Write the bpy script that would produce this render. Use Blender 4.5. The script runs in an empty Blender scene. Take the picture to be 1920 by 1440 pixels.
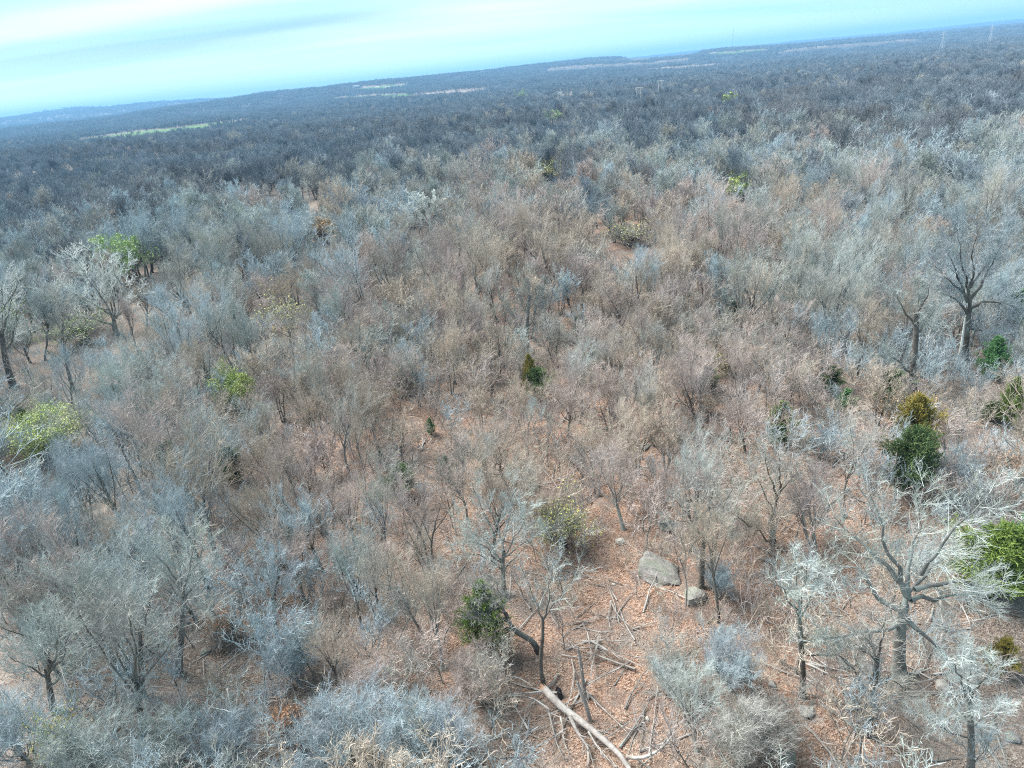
import bpy, math, random
import numpy as np
from mathutils import Vector, Matrix

random.seed(7)
RNG = np.random.default_rng(7)
SC = bpy.context.scene
COL = SC.collection
R = math.radians

# ------------------------------------------------------------------ camera
CAM_H = 26.0
PITCH, ROLL = R(24.15), R(5.62)
FPX = 1297.0                                   # focal length in pixels of a 1920 wide picture
Fv = Vector((0, math.cos(PITCH), -math.sin(PITCH)))
R0 = Vector((1, 0, 0)); U0 = Vector((0, math.sin(PITCH), math.cos(PITCH)))
Rv = R0 * math.cos(ROLL) - U0 * math.sin(ROLL)
Uv = U0 * math.cos(ROLL) + R0 * math.sin(ROLL)
cam_d = bpy.data.cameras.new('camera')
cam = bpy.data.objects.new('camera', cam_d); COL.objects.link(cam)
cam_d.sensor_width = 36; cam_d.lens = 36 * FPX / 1920
cam_d.clip_start = 0.5; cam_d.clip_end = 40000
cam.matrix_world = Matrix(((Rv.x, Uv.x, -Fv.x, 0), (Rv.y, Uv.y, -Fv.y, 0), (Rv.z, Uv.z, -Fv.z, CAM_H), (0, 0, 0, 1)))
SC.camera = cam

# ------------------------------------------------------------------ light
SUN_EL, SUN_AZ = R(52), R(-62)                  # azimuth clockwise from +Y
sun_d = bpy.data.lights.new('sun', 'SUN'); sun_d.energy = 3.6; sun_d.angle = R(40); sun_d.color = (1, 0.96, 0.91)
sun = bpy.data.objects.new('sun', sun_d); COL.objects.link(sun)
sdir = Vector((math.sin(SUN_AZ) * math.cos(SUN_EL), math.cos(SUN_AZ) * math.cos(SUN_EL), math.sin(SUN_EL)))
sun.rotation_euler = (-sdir).to_track_quat('-Z', 'Y').to_euler()

def link(nt, a, b): nt.links.new(a, b)
def node(nt, t, **kw):
    n = nt.nodes.new(t)
    for k, v in kw.items():
        if k.startswith('i_'):
            n.inputs[k[2:].replace('_', ' ')].default_value = v
        else: setattr(n, k, v)
    return n
def math_n(nt, op, a, b=None, c=None, clamp=False):
    n = nt.nodes.new('ShaderNodeMath'); n.operation = op; n.use_clamp = clamp
    for i, v in enumerate((a, b, c)):
        if v is None: continue
        if isinstance(v, (int, float)): n.inputs[i].default_value = v
        else: nt.links.new(v, n.inputs[i])
    return n.outputs[0]
def mixc(nt, fac, a, b, blend='MIX'):
    n = nt.nodes.new('ShaderNodeMix'); n.data_type = 'RGBA'; n.blend_type = blend
    for i, v in ((0, fac), (6, a), (7, b)):
        if isinstance(v, (int, float)): n.inputs[i].default_value = v
        elif isinstance(v, tuple): n.inputs[i].default_value = (*v, 1) if len(v) == 3 else v
        else: nt.links.new(v, n.inputs[i])
    return n.outputs[2]
def ramp(nt, fac, stops, interp='LINEAR'):
    n = nt.nodes.new('ShaderNodeValToRGB'); n.color_ramp.interpolation = interp
    e = n.color_ramp.elements
    while len(e) > 1: e.remove(e[-1])
    e[0].position = stops[0][0]; e[0].color = (*stops[0][1], 1)
    for p, c in stops[1:]:
        q = e.new(p); q.color = (*c, 1)
    nt.links.new(fac, n.inputs[0]); return n.outputs[0]
def maprange(nt, v, a, b, c, d):
    n = nt.nodes.new('ShaderNodeMapRange'); n.inputs[1].default_value = a; n.inputs[2].default_value = b
    n.inputs[3].default_value = c; n.inputs[4].default_value = d; nt.links.new(v, n.inputs[0]); return n.outputs[0]
def noise(nt, vec, scale, detail=4, rough=.55, dims='3D'):
    n = nt.nodes.new('ShaderNodeTexNoise'); n.noise_dimensions = dims
    n.inputs['Scale'].default_value = scale; n.inputs['Detail'].default_value = detail; n.inputs['Roughness'].default_value = rough
    if vec is not None: nt.links.new(vec, n.inputs['Vector'])
    return n.outputs['Fac']

SKY_STRENGTH = 0.105
w = bpy.data.worlds.new('World'); SC.world = w; w.use_nodes = True
nt = w.node_tree; nt.nodes.clear()
out = node(nt, 'ShaderNodeOutputWorld'); bg = node(nt, 'ShaderNodeBackground'); bg.inputs[1].default_value = SKY_STRENGTH
sky = node(nt, 'ShaderNodeTexSky', sky_type='NISHITA', sun_disc=False)
sky.sun_elevation = SUN_EL; sky.sun_rotation = SUN_AZ; sky.altitude = 200; sky.air_density = 1.0; sky.dust_density = 0.6; sky.ozone_density = 1.5
tc = node(nt, 'ShaderNodeTexCoord'); sep = node(nt, 'ShaderNodeSeparateXYZ'); link(nt, tc.outputs['Generated'], sep.inputs[0])
zc = math_n(nt, 'ADD', math_n(nt, 'MAXIMUM', sep.outputs[2], 0.0), 0.10)
cmb = node(nt, 'ShaderNodeCombineXYZ')
link(nt, math_n(nt, 'DIVIDE', sep.outputs[0], zc), cmb.inputs[0]); link(nt, math_n(nt, 'DIVIDE', sep.outputs[1], zc), cmb.inputs[1])
mp = node(nt, 'ShaderNodeMapping'); mp.inputs['Scale'].default_value = (0.30, 1.0, 1); mp.inputs['Rotation'].default_value = (0, 0, R(8)); mp.inputs['Location'].default_value = (2.4, 1.3, 0)
link(nt, cmb.outputs[0], mp.inputs[0])
cn = noise(nt, mp.outputs[0], 0.75, 4, .5)
cn2 = noise(nt, mp.outputs[0], 0.42, 3, .5)
tint = mixc(nt, 1.0, sky.outputs[0], (0.54, 0.80, 0.85), 'MULTIPLY')
hz = maprange(nt, sep.outputs[2], 0.0, 0.085, 0.0, 1.0)
cl = math_n(nt, 'MULTIPLY', maprange(nt, cn, 0.33, 0.56, 0, 1), math_n(nt, 'ADD', math_n(nt, 'MULTIPLY', hz, 0.75), 0.12), clamp=True)
c1 = mixc(nt, cl, tint, (3.9, 4.4, 4.5))
gr = math_n(nt, 'MULTIPLY', maprange(nt, cn2, 0.41, 0.58, 0, 0.9), hz, clamp=True)
c2 = mixc(nt, gr, c1, (1.35, 2.3, 2.8))
link(nt, c2, bg.inputs[0]); link(nt, bg.outputs[0], out.inputs[0])

SC.view_settings.view_transform = 'Standard'; SC.view_settings.look = 'None'
SC.view_settings.exposure = 1.5; SC.view_settings.gamma = 1.0; SC.view_settings.use_curve_mapping = False
SC.render.engine = 'CYCLES'
cy = SC.cycles
cy.max_bounces = 6; cy.diffuse_bounces = 5; cy.glossy_bounces = 1; cy.transmission_bounces = 1; cy.volume_bounces = 0; cy.transparent_max_bounces = 4
cy.use_denoising = False; cy.denoiser = 'OPENIMAGEDENOISE'; cy.denoising_input_passes = 'RGB_ALBEDO_NORMAL'; cy.caustics_reflective = False; cy.caustics_refractive = False
cy.pixel_filter_type = 'BLACKMAN_HARRIS'; cy.filter_width = 1.1

# ------------------------------------------------------------------ terrain
def sm(a, b, x): 
    t = np.clip((x - a) / (b - a), 0, 1); return t * t * (3 - 2 * t)
def bumps(x, y, lam, seed):
    r = np.random.default_rng(seed); z = 0
    for k in range(6):
        a = r.uniform(0, math.tau); f = math.tau / (lam * r.uniform(.7, 1.5)); p = r.uniform(0, math.tau)
        z = z + np.sin((x * np.cos(a) + y * np.sin(a)) * f + p)
    return z / 6 * 1.6
def seg_d(x, y, pts):
    d = np.full(np.shape(x), 1e9)
    for (ax, ay), (bx, by) in zip(pts[:-1], pts[1:]):
        vx, vy = bx - ax, by - ay
        t = np.clip(((x - ax) * vx + (y - ay) * vy) / (vx * vx + vy * vy), 0, 1)
        d = np.minimum(d, np.hypot(x - ax - t * vx, y - ay - t * vy))
    return d
CREEK = [(-90, 52), (-58, 60), (-42, 66), (-24, 84), (-14, 90)]
GULLY = [(-12, 18), (-13, 32), (-16, 42), (-24, 52), (-40, 63)]
def H(x, y):
    x = np.asarray(x, float); y = np.asarray(y, float); r = np.hypot(x, y)
    z = 0.7 * bumps(x, y, 55, 3) * sm(5, 40, r) + 0.15 * bumps(x, y, 9, 5)
    z = z + 1.6 * np.exp(-((x - 20) / 16) ** 2 - ((y - 40) / 26) ** 2)
    z = z - 1.5 * np.exp(-(seg_d(x, y, GULLY) / 4.0) ** 2) - 1.5 * np.exp(-(seg_d(x, y, CREEK) / 4.5) ** 2)
    z = z + 3.0 * bumps(x, y, 420, 11) * sm(120, 500, r) + 6 * bumps(x, y, 1500, 12) * sm(500, 1500, r)
    z = z - 8 * sm(150, 900, y) * (1 - sm(1500, 2800, y))
    z = z + 44 * np.exp(-((y - 4700) / 900) ** 2) * (1 - sm(-2100, -900, x)) * (1 + .25 * bumps(x, y, 700, 21))
    z = z + 36 * np.exp(-((y - 3000 - .25 * x) / 750) ** 2) * sm(-1500, -500, x) * (1 - sm(100, 2400, x)) * (1 + .2 * bumps(x, y, 600, 22))
    z = z + 34 * np.exp(-((y - 7600) / 1500) ** 2) * sm(-900, 1200, x) * (1 + .15 * bumps(x, y, 1600, 23))
    z = z + 6 * sm(1800, 3200, y) * sm(400, 1500, x)
    z = z - (1 - sm(0, 1, np.minimum(1, 11000 / np.maximum(r, 1)))) * 20
    return z
def h1(x, y): return float(H(x, y))
def ray(px, py):
    d = Fv * FPX + Rv * (px - 960) + Uv * (720 - py); d.normalize(); return d
def at(px, py):
    """the point of the ground seen at a pixel of the photograph"""
    d = ray(px, py); lo, hi, n = 5.0, 14000.0, 900
    for _ in range(3):
        t = np.geomspace(lo, hi, n); k = np.nonzero(CAM_H + d.z * t < H(d.x * t, d.y * t))[0]
        k = n - 1 if len(k) == 0 else max(1, int(k[0])); lo, hi, n = t[k - 1], t[k], 40
    return float(d.x * hi), float(d.y * hi)
def proj(x, y, z):
    x = np.asarray(x, float)
    dx, dy, dz = x, np.asarray(y, float), np.asarray(z, float) - CAM_H
    c = dx * Fv.x + dy * Fv.y + dz * Fv.z
    c = np.where(c < 0.1, 0.1, c)
    return 960 + FPX * (dx * Rv.x + dy * Rv.y + dz * Rv.z) / c, 720 - FPX * (dx * Uv.x + dy * Uv.y + dz * Uv.z) / c, c

# ------------------------------------------------------------------ materials
def mat(name):
    m = bpy.data.materials.new(name); m.use_nodes = True
    nt = m.node_tree; b = nt.nodes['Principled BSDF']; b.inputs['Roughness'].default_value = .9
    b.inputs['Specular IOR Level'].default_value = .2
    return m, nt, b
def plain(name, c, rough=.8, vary=.15, scale=3.0):
    m, nt, b = mat(name); g = node(nt, 'ShaderNodeNewGeometry')
    n = noise(nt, g.outputs['Position'], scale, 4)
    col = mixc(nt, n, tuple(v * (1 - vary) for v in c), tuple(min(1, v * (1 + vary)) for v in c))
    link(nt, col, b.inputs['Base Color']); b.inputs['Roughness'].default_value = rough; return m
def bark(name, a, b_, c=None, scale=2.2, bump=.6, mossy=None):
    """bark: two tones by noise, a third in patches, and a small shift from tree to tree"""
    m, nt, b = mat(name); g = node(nt, 'ShaderNodeNewGeometry'); oi = node(nt, 'ShaderNodeObjectInfo')
    n = noise(nt, g.outputs['Position'], scale, 6, .65)
    col = mixc(nt, maprange(nt, n, .35, .65, 0, 1), a, b_)
    if c:
        n2 = noise(nt, g.outputs['Position'], scale * .35, 3)
        col = mixc(nt, maprange(nt, n2, .48, .62, 0, .85), col, c)
    v = maprange(nt, oi.outputs['Random'], 0, 1, .78, 1.16)
    hs = node(nt, 'ShaderNodeHueSaturation'); link(nt, v, hs.inputs['Value']); link(nt, col, hs.inputs['Color'])
    link(nt, hs.outputs[0], b.inputs['Base Color'])
    if bump:
        bp = node(nt, 'ShaderNodeBump'); bp.inputs['Strength'].default_value = bump; bp.inputs['Distance'].default_value = .05
        wv = noise(nt, g.outputs['Position'], 14, 4); link(nt, wv, bp.inputs['Height']); link(nt, bp.outputs[0], b.inputs['Normal'])
    return m
M = {}
M['trunk'] = bark('dark_bark', (.085, .075, .065), (.17, .15, .13), (.22, .225, .20))
M['trunk_grey'] = bark('grey_bark', (.14, .135, .125), (.27, .265, .25), (.32, .35, .32))
M['twig_cool'] = bark('cool_cast_lichen_twigs', (.29, .325, .315), (.48, .53, .51), (.40, .43, .38), 1.2, 0)  # lichen grey, with cool sky light and edge cast put into the colour
M['twig_blue'] = bark('cool_cast_silver_twigs', (.28, .345, .365), (.45, .54, .57), (.41, .455, .49), 1.2, 0)  # bluish cast of the view's edges put into the twig colour
M['twig_grey'] = bark('grey_twigs', (.29, .285, .265), (.47, .465, .43), (.38, .38, .32), 1.2, 0)
M['twig_warm'] = bark('tan_twigs', (.34, .29, .24), (.57, .49, .40), (.46, .41, .34), 1.2, 0)
M['twig_pink'] = bark('reddish_twigs', (.34, .285, .255), (.55, .465, .42), (.45, .405, .39), 1.2, 0)
M['white_bark'] = bark('white_sycamore_bark', (.60, .62, .59), (.84, .86, .82), (.52, .56, .52), 1.2, .2)
M['dead_wood'] = bark('bleached_dead_wood', (.20, .175, .155), (.40, .37, .34), (.50, .49, .46), 3.0)
M['log_bark'] = bark('fallen_trunk_bark', (.22, .20, .185), (.42, .39, .36), (.38, .375, .36), 2.4)
M['cut_wood'] = bark('broken_orange_wood', (.34, .19, .12), (.46, .30, .20), None, 6)
M['char'] = bark('blackened_wood', (.012, .011, .012), (.04, .036, .034), None, 5)

def foliage(name, a, b_, c, s=2.0, transl=.0):
    m, nt, b = mat(name); g = node(nt, 'ShaderNodeNewGeometry'); oi = node(nt, 'ShaderNodeObjectInfo')
    n = noise(nt, g.outputs['Position'], s, 4, .6)
    col = mixc(nt, maprange(nt, n, .35, .65, 0, 1), a, b_)
    wn = node(nt, 'ShaderNodeTexWhiteNoise'); link(nt, g.outputs['Random Per Island'], wn.inputs[0]) if False else None
    col = mixc(nt, math_n(nt, 'MULTIPLY', g.outputs['Random Per Island'], .8), col, c)
    link(nt, col, b.inputs['Base Color']); return m
M['cedar'] = foliage('cedar_green', (.09, .14, .03), (.17, .25, .055), (.23, .31, .075))
M['cedar_dark'] = foliage('dark_cedar_green', (.06, .10, .04), (.10, .165, .06), (.14, .19, .07))
M['cedar_olive'] = foliage('olive_cedar', (.13, .14, .03), (.24, .21, .05), (.34, .25, .05))
M['cedar_bright'] = foliage('bright_cedar', (.06, .15, .06), (.12, .27, .10), (.15, .30, .12))
M['bud_green'] = foliage('spring_green_leaves', (.32, .42, .12), (.46, .56, .17), (.55, .60, .24), 1.2)
M['bud_soft'] = foliage('soft_green_leaves', (.22, .34, .12), (.36, .50, .18), (.42, .52, .22), 1.2)
M['bud_yellow'] = foliage('yellow_catkins', (.44, .42, .12), (.58, .54, .17), (.48, .50, .20), 1.2)
M['rust'] = foliage('rusty_dead_leaves', (.36, .17, .09), (.56, .29, .16), (.60, .40, .26), 1.2)
M['ochre'] = foliage('ochre_leaves', (.42, .29, .13), (.56, .40, .19), (.48, .31, .15), 1.2)
M['leaf'] = foliage('fallen_oak_leaves', (.20, .13, .09), (.38, .26, .19), (.52, .42, .35), .8)

# forest floor
WARM = []   # filled below: warm orange litter patches (x, y, rx, ry)
def ground_mat():
    m, nt, b = mat('leaf_litter_ground'); g = node(nt, 'ShaderNodeNewGeometry'); P = g.outputs['Position']
    vor = node(nt, 'ShaderNodeTexVoronoi'); vor.inputs['Scale'].default_value = 17.0; link(nt, P, vor.inputs['Vector'])
    sepc = node(nt, 'ShaderNodeSeparateColor'); link(nt, vor.outputs['Color'], sepc.inputs[0])
    leaf = ramp(nt, sepc.outputs[0], [(0, (.15, .08, .05)), (.3, (.28, .15, .095)), (.6, (.40, .235, .155)), (.85, (.50, .33, .235)), (1, (.57, .44, .35))])
    leafc = ramp(nt, sepc.outputs[0], [(0, (.11, .085, .07)), (.3, (.20, .16, .13)), (.6, (.28, .23, .19)), (1, (.42, .37, .32))])
    big = noise(nt, P, .035, 4, .6)
    att = node(nt, 'ShaderNodeAttribute'); att.attribute_name = 'warm'
    fac = math_n(nt, 'ADD', att.outputs['Fac'], maprange(nt, big, .35, .65, -.5, .2), clamp=True)
    col = mixc(nt, fac, leafc, leaf)
    n2 = noise(nt, P, .55, 6, .7)
    dirt = mixc(nt, n2, (.12, .095, .08), (.23, .19, .165))
    col = mixc(nt, maprange(nt, n2, .46, .62, 0, .85), col, dirt)
    n3 = noise(nt, P, .22, 5, .6)
    col = mixc(nt, maprange(nt, n3, .52, .68, 0, .7), col, (.25, .235, .21))
    link(nt, col, b.inputs['Base Color'])
    bp = node(nt, 'ShaderNodeBump'); bp.inputs['Strength'].default_value = 1.0; bp.inputs['Distance'].default_value = .05
    hh = math_n(nt, 'ADD', vor.outputs['Distance'], math_n(nt, 'MULTIPLY', noise(nt, P, 2.5, 5), 1.5))
    link(nt, hh, bp.inputs['Height']); link(nt, bp.outputs[0], b.inputs['Normal'])
    return m
M['ground'] = ground_mat()
M['pasture'] = plain('spring_pasture', (.09, .165, .05), .9, .4, .02)
M['pasture_dry'] = plain('dry_pasture', (.105, .095, .085), .9, .4, .012)
M['track'] = plain('pale_gravel_track', (.40, .37, .32), .9, .2, .1)
M['creekbed'] = plain('pale_sandy_creek_bed', (.30, .26, .21), .9, .4, .6)
M['rock'] = bark('grey_sandstone', (.15, .14, .13), (.34, .33, .31), (.22, .235, .19), 3.0, 1.0)
M['rock_pale'] = bark('pale_sandstone', (.26, .24, .21), (.50, .47, .42), (.29, .30, .25), 3.5, 1.0)
M['steel'] = plain('galvanised_steel', (.55, .60, .64), .5)
M['pole_wood'] = plain('weathered_pole_wood', (.58, .55, .50), .8)
M['white_wall'] = plain('white_painted_wall', (.74, .74, .72), .7)
M['roof'] = plain('grey_metal_roof', (.46, .48, .50), .5)
M['dark_glass'] = plain('dark_window_glass', (.05, .06, .08), .2)

# ------------------------------------------------------------------ mesh helpers
class Buf:
    def __init__(s): s.v = []; s.f3 = []; s.f4 = []; s.n = 0
    def add(s, v, f3=None, f4=None):
        v = np.asarray(v, float).reshape(-1, 3)
        if f3 is not None and len(f3): s.f3.append(np.asarray(f3, int) + s.n)
        if f4 is not None and len(f4): s.f4.append(np.asarray(f4, int) + s.n)
        s.v.append(v); s.n += len(v)
    def mesh(s, name, mats, smooth=False, matidx=None):
        v = np.concatenate(s.v); f3 = np.concatenate(s.f3) if s.f3 else np.zeros((0, 3), int); f4 = np.concatenate(s.f4) if s.f4 else np.zeros((0, 4), int)
        me = bpy.data.meshes.new(name)
        me.vertices.add(len(v)); me.vertices.foreach_set('co', v.ravel())
        nl = len(f3) * 3 + len(f4) * 4
        me.loops.add(nl); me.loops.foreach_set('vertex_index', np.concatenate([f3.ravel(), f4.ravel()]).astype(np.int32))
        npoly = len(f3) + len(f4); me.polygons.add(npoly)
        st = np.concatenate([np.arange(len(f3)) * 3, len(f3) * 3 + np.arange(len(f4)) * 4]).astype(np.int32)
        me.polygons.foreach_set('loop_start', st)
        me.polygons.foreach_set('use_smooth', np.full(npoly, smooth))
        me.update(calc_edges=True)
        for m in mats: me.materials.append(m)
        return me
def norm(a): return a / np.maximum(np.linalg.norm(a, axis=-1, keepdims=True), 1e-9)
def tubes(buf, P, Rr, S, apex=True):
    """P (N,K,3) polylines, Rr (N,K) radii, S sides"""
    N, K, _ = P.shape
    if N == 0: return
    T = np.empty_like(P); T[:, 1:-1] = P[:, 2:] - P[:, :-2]; T[:, 0] = P[:, 1] - P[:, 0]; T[:, -1] = P[:, -1] - P[:, -2]
    T = norm(T)
    t0 = norm(P[:, -1] - P[:, 0]); ref = np.where(np.abs(t0[:, 2:3]) < .7, [[0, 0, 1.]], [[1., 0, 0]])[:, None, :]
    u = norm(np.cross(T, np.broadcast_to(ref, T.shape))); v = np.cross(T, u)
    a = np.arange(S) * math.tau / S
    ring = P[:, :, None, :] + Rr[:, :, None, None] * (np.cos(a)[None, None, :, None] * u[:, :, None, :] + np.sin(a)[None, None, :, None] * v[:, :, None, :])
    Kr = K - 1 if apex else K
    ring = ring[:, :Kr]
    per = Kr * S + (1 if apex else 0)
    if apex: verts = np.concatenate([ring.reshape(N, Kr * S, 3), P[:, -1:, :]], 1)
    else: verts = ring.reshape(N, Kr * S, 3)
    j = np.arange(S); jn = (j + 1) % S
    f4 = []
    for k in range(Kr - 1):
        f4.append(np.stack([k * S + j, k * S + jn, (k + 1) * S + jn, (k + 1) * S + j], 1))
    f4 = np.concatenate(f4) if f4 else np.zeros((0, 4), int)
    f3 = np.stack([(Kr - 1) * S + j, (Kr - 1) * S + jn, np.full(S, Kr * S)], 1) if apex else np.zeros((0, 3), int)
    off = (np.arange(N) * per)[:, None, None]
    buf.add(verts.reshape(-1, 3), (f3[None] + off).reshape(-1, 3) if apex else None, (f4[None] + off).reshape(-1, 4) if len(f4) else None)
def grow(rng, P0, D, L, K, wig, trop):
    N = len(P0); P = np.empty((N, K, 3)); P[:, 0] = P0; d = norm(D)
    for k in range(1, K):
        d = norm(d + rng.normal(0, wig, (N, 3)) + np.array([0, 0, trop]))
        P[:, k] = P[:, k - 1] + d * (L / (K - 1))[:, None]
    return P
def sprout(rng, P, L, Rr, n, t0, t1, ang, angj, ratio, rr, flat=0.0):
    """n children from each polyline"""
    N, K, _ = P.shape
    t = (np.linspace(t0, t1, n)[None] + rng.uniform(-.5, .5, (N, n)) * (t1 - t0) / n).clip(0.02, .999)
    f = t * (K - 1); i = f.astype(int).clip(0, K - 2); fr = (f - i)[..., None]
    idx = np.arange(N)[:, None]
    a, b = P[idx, i], P[idx, i + 1]; pos = a + (b - a) * fr; tan = norm(b - a)
    rad = Rr[idx, i] * (1 - fr[..., 0]) + Rr[idx, i + 1] * fr[..., 0]
    az = rng.uniform(0, math.tau, (N, 1)) + np.arange(n)[None] * 2.4 + rng.normal(0, .35, (N, n))
    ref = np.where(np.abs(tan[..., 2:3]) < .8, [0, 0, 1.], [1., 0, 0]); u = norm(np.cross(tan, ref)); v = np.cross(tan, u)
    an = (ang + rng.normal(0, angj, (N, n)))[..., None]
    d = tan * np.cos(an) + np.sin(an) * (np.cos(az)[..., None] * u + np.sin(az)[..., None] * v)
    d[..., 2] *= (1 - flat)
    ln = L[:, None] * ratio * (1.15 - .65 * t) * rng.uniform(.7, 1.25, (N, n))
    return pos.reshape(-1, 3), norm(d).reshape(-1, 3), ln.ravel(), (rad * rr).ravel()
def taper(r0, r1, K, p=1.0):
    t = np.linspace(0, 1, K)[None] ** p
    return r0[:, None] * (1 - t) + r1[:, None] * t
def gen_tree(seed, Ht=9.0, r0=.16, fork=.42, n=(6, 6, 6, 8), spread=.75, wig=.13, tw=.011, twl=.75, lean=0, trop=.10, stems=1, gnarl=0, cut=0):
    """returns (trunk buf, crown buf, twig tips). levels: trunk, limbs | branches, branchlets, twigs"""
    rng = np.random.default_rng(seed); tb, cb = Buf(), Buf()
    a = rng.uniform(0, math.tau, stems)
    s = (.05 if stems == 1 else .22)
    D = np.stack([np.cos(a) * s + lean, np.sin(a) * s, np.ones(stems)], 1)
    Lt = np.full(stems, Ht * fork) * rng.uniform(.85, 1.15, stems)
    P0 = np.stack([np.cos(a) * .1 * (stems > 1), np.sin(a) * .1 * (stems > 1), np.full(stems, -.3)], 1)
    P = grow(rng, P0, D, Lt, 7, .07 + gnarl * .12, .04)
    rt = taper(np.full(stems, r0), np.full(stems, r0 * .62), 7); rt[:, 0] *= 1.45; rt[:, 1] *= 1.02
    tubes(tb, P, rt, 8 if r0 > .12 else 6, apex=False)
    # leader limbs continue from the top, others come off lower down
    L1 = np.full(stems, Ht * (1 - fork) * 1.02)
    p, d, l, r = sprout(rng, P, L1 * 1.35, rt, n[0], .55, .995, spread * .85, .15, 1.0, .62)
    K1 = 8
    Q = grow(rng, p, d, l * .82, K1, wig + gnarl * .16, trop)
    rl = taper(np.minimum(r, .075), np.full(len(r), .011), K1, .65)
    tubes(tb, Q, rl, 5)
    p, d, l, r = sprout(rng, Q, l, rl, n[1], .22, .99, spread * .9, .2, .46, .6)
    K2 = 5
    Q2 = grow(rng, p, d, l, K2, wig * 1.1 + gnarl * .1, trop * 1.2); r2 = taper(np.clip(r, tw * 1.6, .018), np.full(len(r), tw * 1.1), K2)
    tubes(cb, Q2, r2, 4)
    p, d, l, r = sprout(rng, np.concatenate([Q2]), l, r2, n[2], .2, .99, .7, .2, .55, .7)
    l = np.maximum(l, .35)
    Q3 = grow(rng, p, d, l, 4, wig * 1.3, trop * 1.3); r3 = taper(np.clip(r * .8, tw * 1.1, tw * 1.7), np.full(len(r), tw * .8), 4)
    tubes(cb, Q3, r3, 3)
    tips = [Q3[:, -1]]
    if n[3]:
        p, d, l, r = sprout(rng, Q3, l, r3, n[3], .15, .99, .62, .2, .6, 1)
        l = np.clip(l, twl * .35, twl * 1.3)
        Q4 = grow(rng, p, d, l, 3, .16, .10)
        tubes(cb, Q4, taper(np.full(len(p), tw), np.full(len(p), tw * .3), 3), 3)
        tips.append(Q4[:, -1]); tips.append(Q4[:, 1])
    return tb, cb, np.concatenate(tips)
def leafcloud(buf, rng, pts, size, per=1, jit=.12):
    pts = np.repeat(pts, per, 0) + rng.normal(0, jit, (len(pts) * per, 3)); N = len(pts)
    u = norm(rng.normal(0, 1, (N, 3))); v = norm(np.cross(u, rng.normal(0, 1, (N, 3)))); s = size * rng.uniform(.5, 1.3, (N, 1))
    w_ = np.cross(u, v)
    q = np.stack([pts - u * s, pts + v * s * .45 + w_ * s * .15, pts + u * s, pts - v * s * .45 + w_ * s * .15], 1)
    buf.add(q.reshape(-1, 3), None, np.arange(N * 4).reshape(-1, 4))
def gen_cedar(seed, Ht=4.5, wid=1.5, base=.05, dens=1.0, rounded=.0, S=3):
    """eastern red cedar: stem, and tiers of upswept sprays thick with short needled shoots"""
    rng = np.random.default_rng(seed); tb, cb = Buf(), Buf()
    P = grow(rng, np.array([[0, 0, -.2]]), np.array([[0, 0, 1.]]), np.array([Ht]), 7, .02, .03); rt = taper(np.array([.10 * Ht / 4]), np.array([.015]), 7)
    tubes(tb, P, rt, 6)
    nb = int(120 * dens * Ht / 4)
    t = rng.uniform(base, .99, nb) ** .9; az = rng.uniform(0, math.tau, nb)
    lob = 1 + .28 * np.sin(az * 3 + seed) + .18 * np.sin(az * 5 + t * 9)
    prof = np.where(t < .25, .62 + t * 1.5, (1 - ((t - .25) / .75) ** (1.25 + rounded)))
    ln = wid * prof * lob * rng.uniform(.65, 1.12, nb) + .12
    p = np.stack([P[0, 0, 0] + 0 * t, 0 * t, t * Ht * .96], 1)
    d = np.stack([np.cos(az), np.sin(az), .25 + .9 * t], 1)
    B = grow(rng, p, d, ln, 5, .10, .07); rb = taper(np.full(nb, .03), np.full(nb, .01), 5)
    tubes(tb, B, rb, 3)
    p, d, l, r = sprout(rng, B, ln, rb, 14, .2, .999, .65, .2, .42, 1)
    l = np.clip(l, .15, .6)
    B2 = grow(rng, p, d, l, 3, .15, .08)
    p, d, l, r = sprout(rng, B2, l, taper(np.full(len(l), .03), np.full(len(l), .02), 3), 5, .1, .999, .6, .25, .6, 1)
    l = np.clip(l, .10, .24)
    B3 = grow(rng, p, d, l, 2, .1, .1)
    tubes(cb, B3, taper(np.full(len(l), .028), np.full(len(l), .004), 2), 3)
    return tb, cb
def gen_shrub(seed, Ht=2.0, n=(7, 6, 6), tw=.009):
    rng = np.random.default_rng(seed); cb = Buf(); k = n[0]; a = rng.uniform(0, math.tau, k)
    P = grow(rng, np.stack([np.cos(a) * .1, np.sin(a) * .1, -.1 + 0 * a], 1), np.stack([np.cos(a) * .45, np.sin(a) * .45, 1 + 0 * a], 1), Ht * rng.uniform(.6, 1.05, k), 6, .14, .05)
    L = np.full(k, Ht); r = taper(np.full(k, tw * 2.2), np.full(k, tw), 6); tubes(cb, P, r, 3)
    p, d, l, rr = sprout(rng, P, L, r, n[1], .3, .99, .6, .2, .40, .8); Q = grow(rng, p, d, l, 4, .14, .1); r2 = taper(np.full(len(l), tw * 1.2), np.full(len(l), tw * .8), 4); tubes(cb, Q, r2, 3)
    p, d, l, rr = sprout(rng, Q, l, r2, n[2], .2, .99, .6, .2, .5, .8); Q = grow(rng, p, d, np.maximum(l, .2), 3, .14, .1); tubes(cb, Q, taper(np.full(len(l), tw), np.full(len(l), tw * .3), 3), 3)
    return cb
def obj(name, me, parent=None, loc=None, kind=None, mat=None):
    o = bpy.data.objects.new(name, me); COL.objects.link(o)
    if parent: o.parent = parent
    if loc is not None: o.location = loc
    if kind: o['kind'] = kind
    if mat: o.material_slots[0].link = 'OBJECT'; o.material_slots[0].material = mat
    return o
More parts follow.
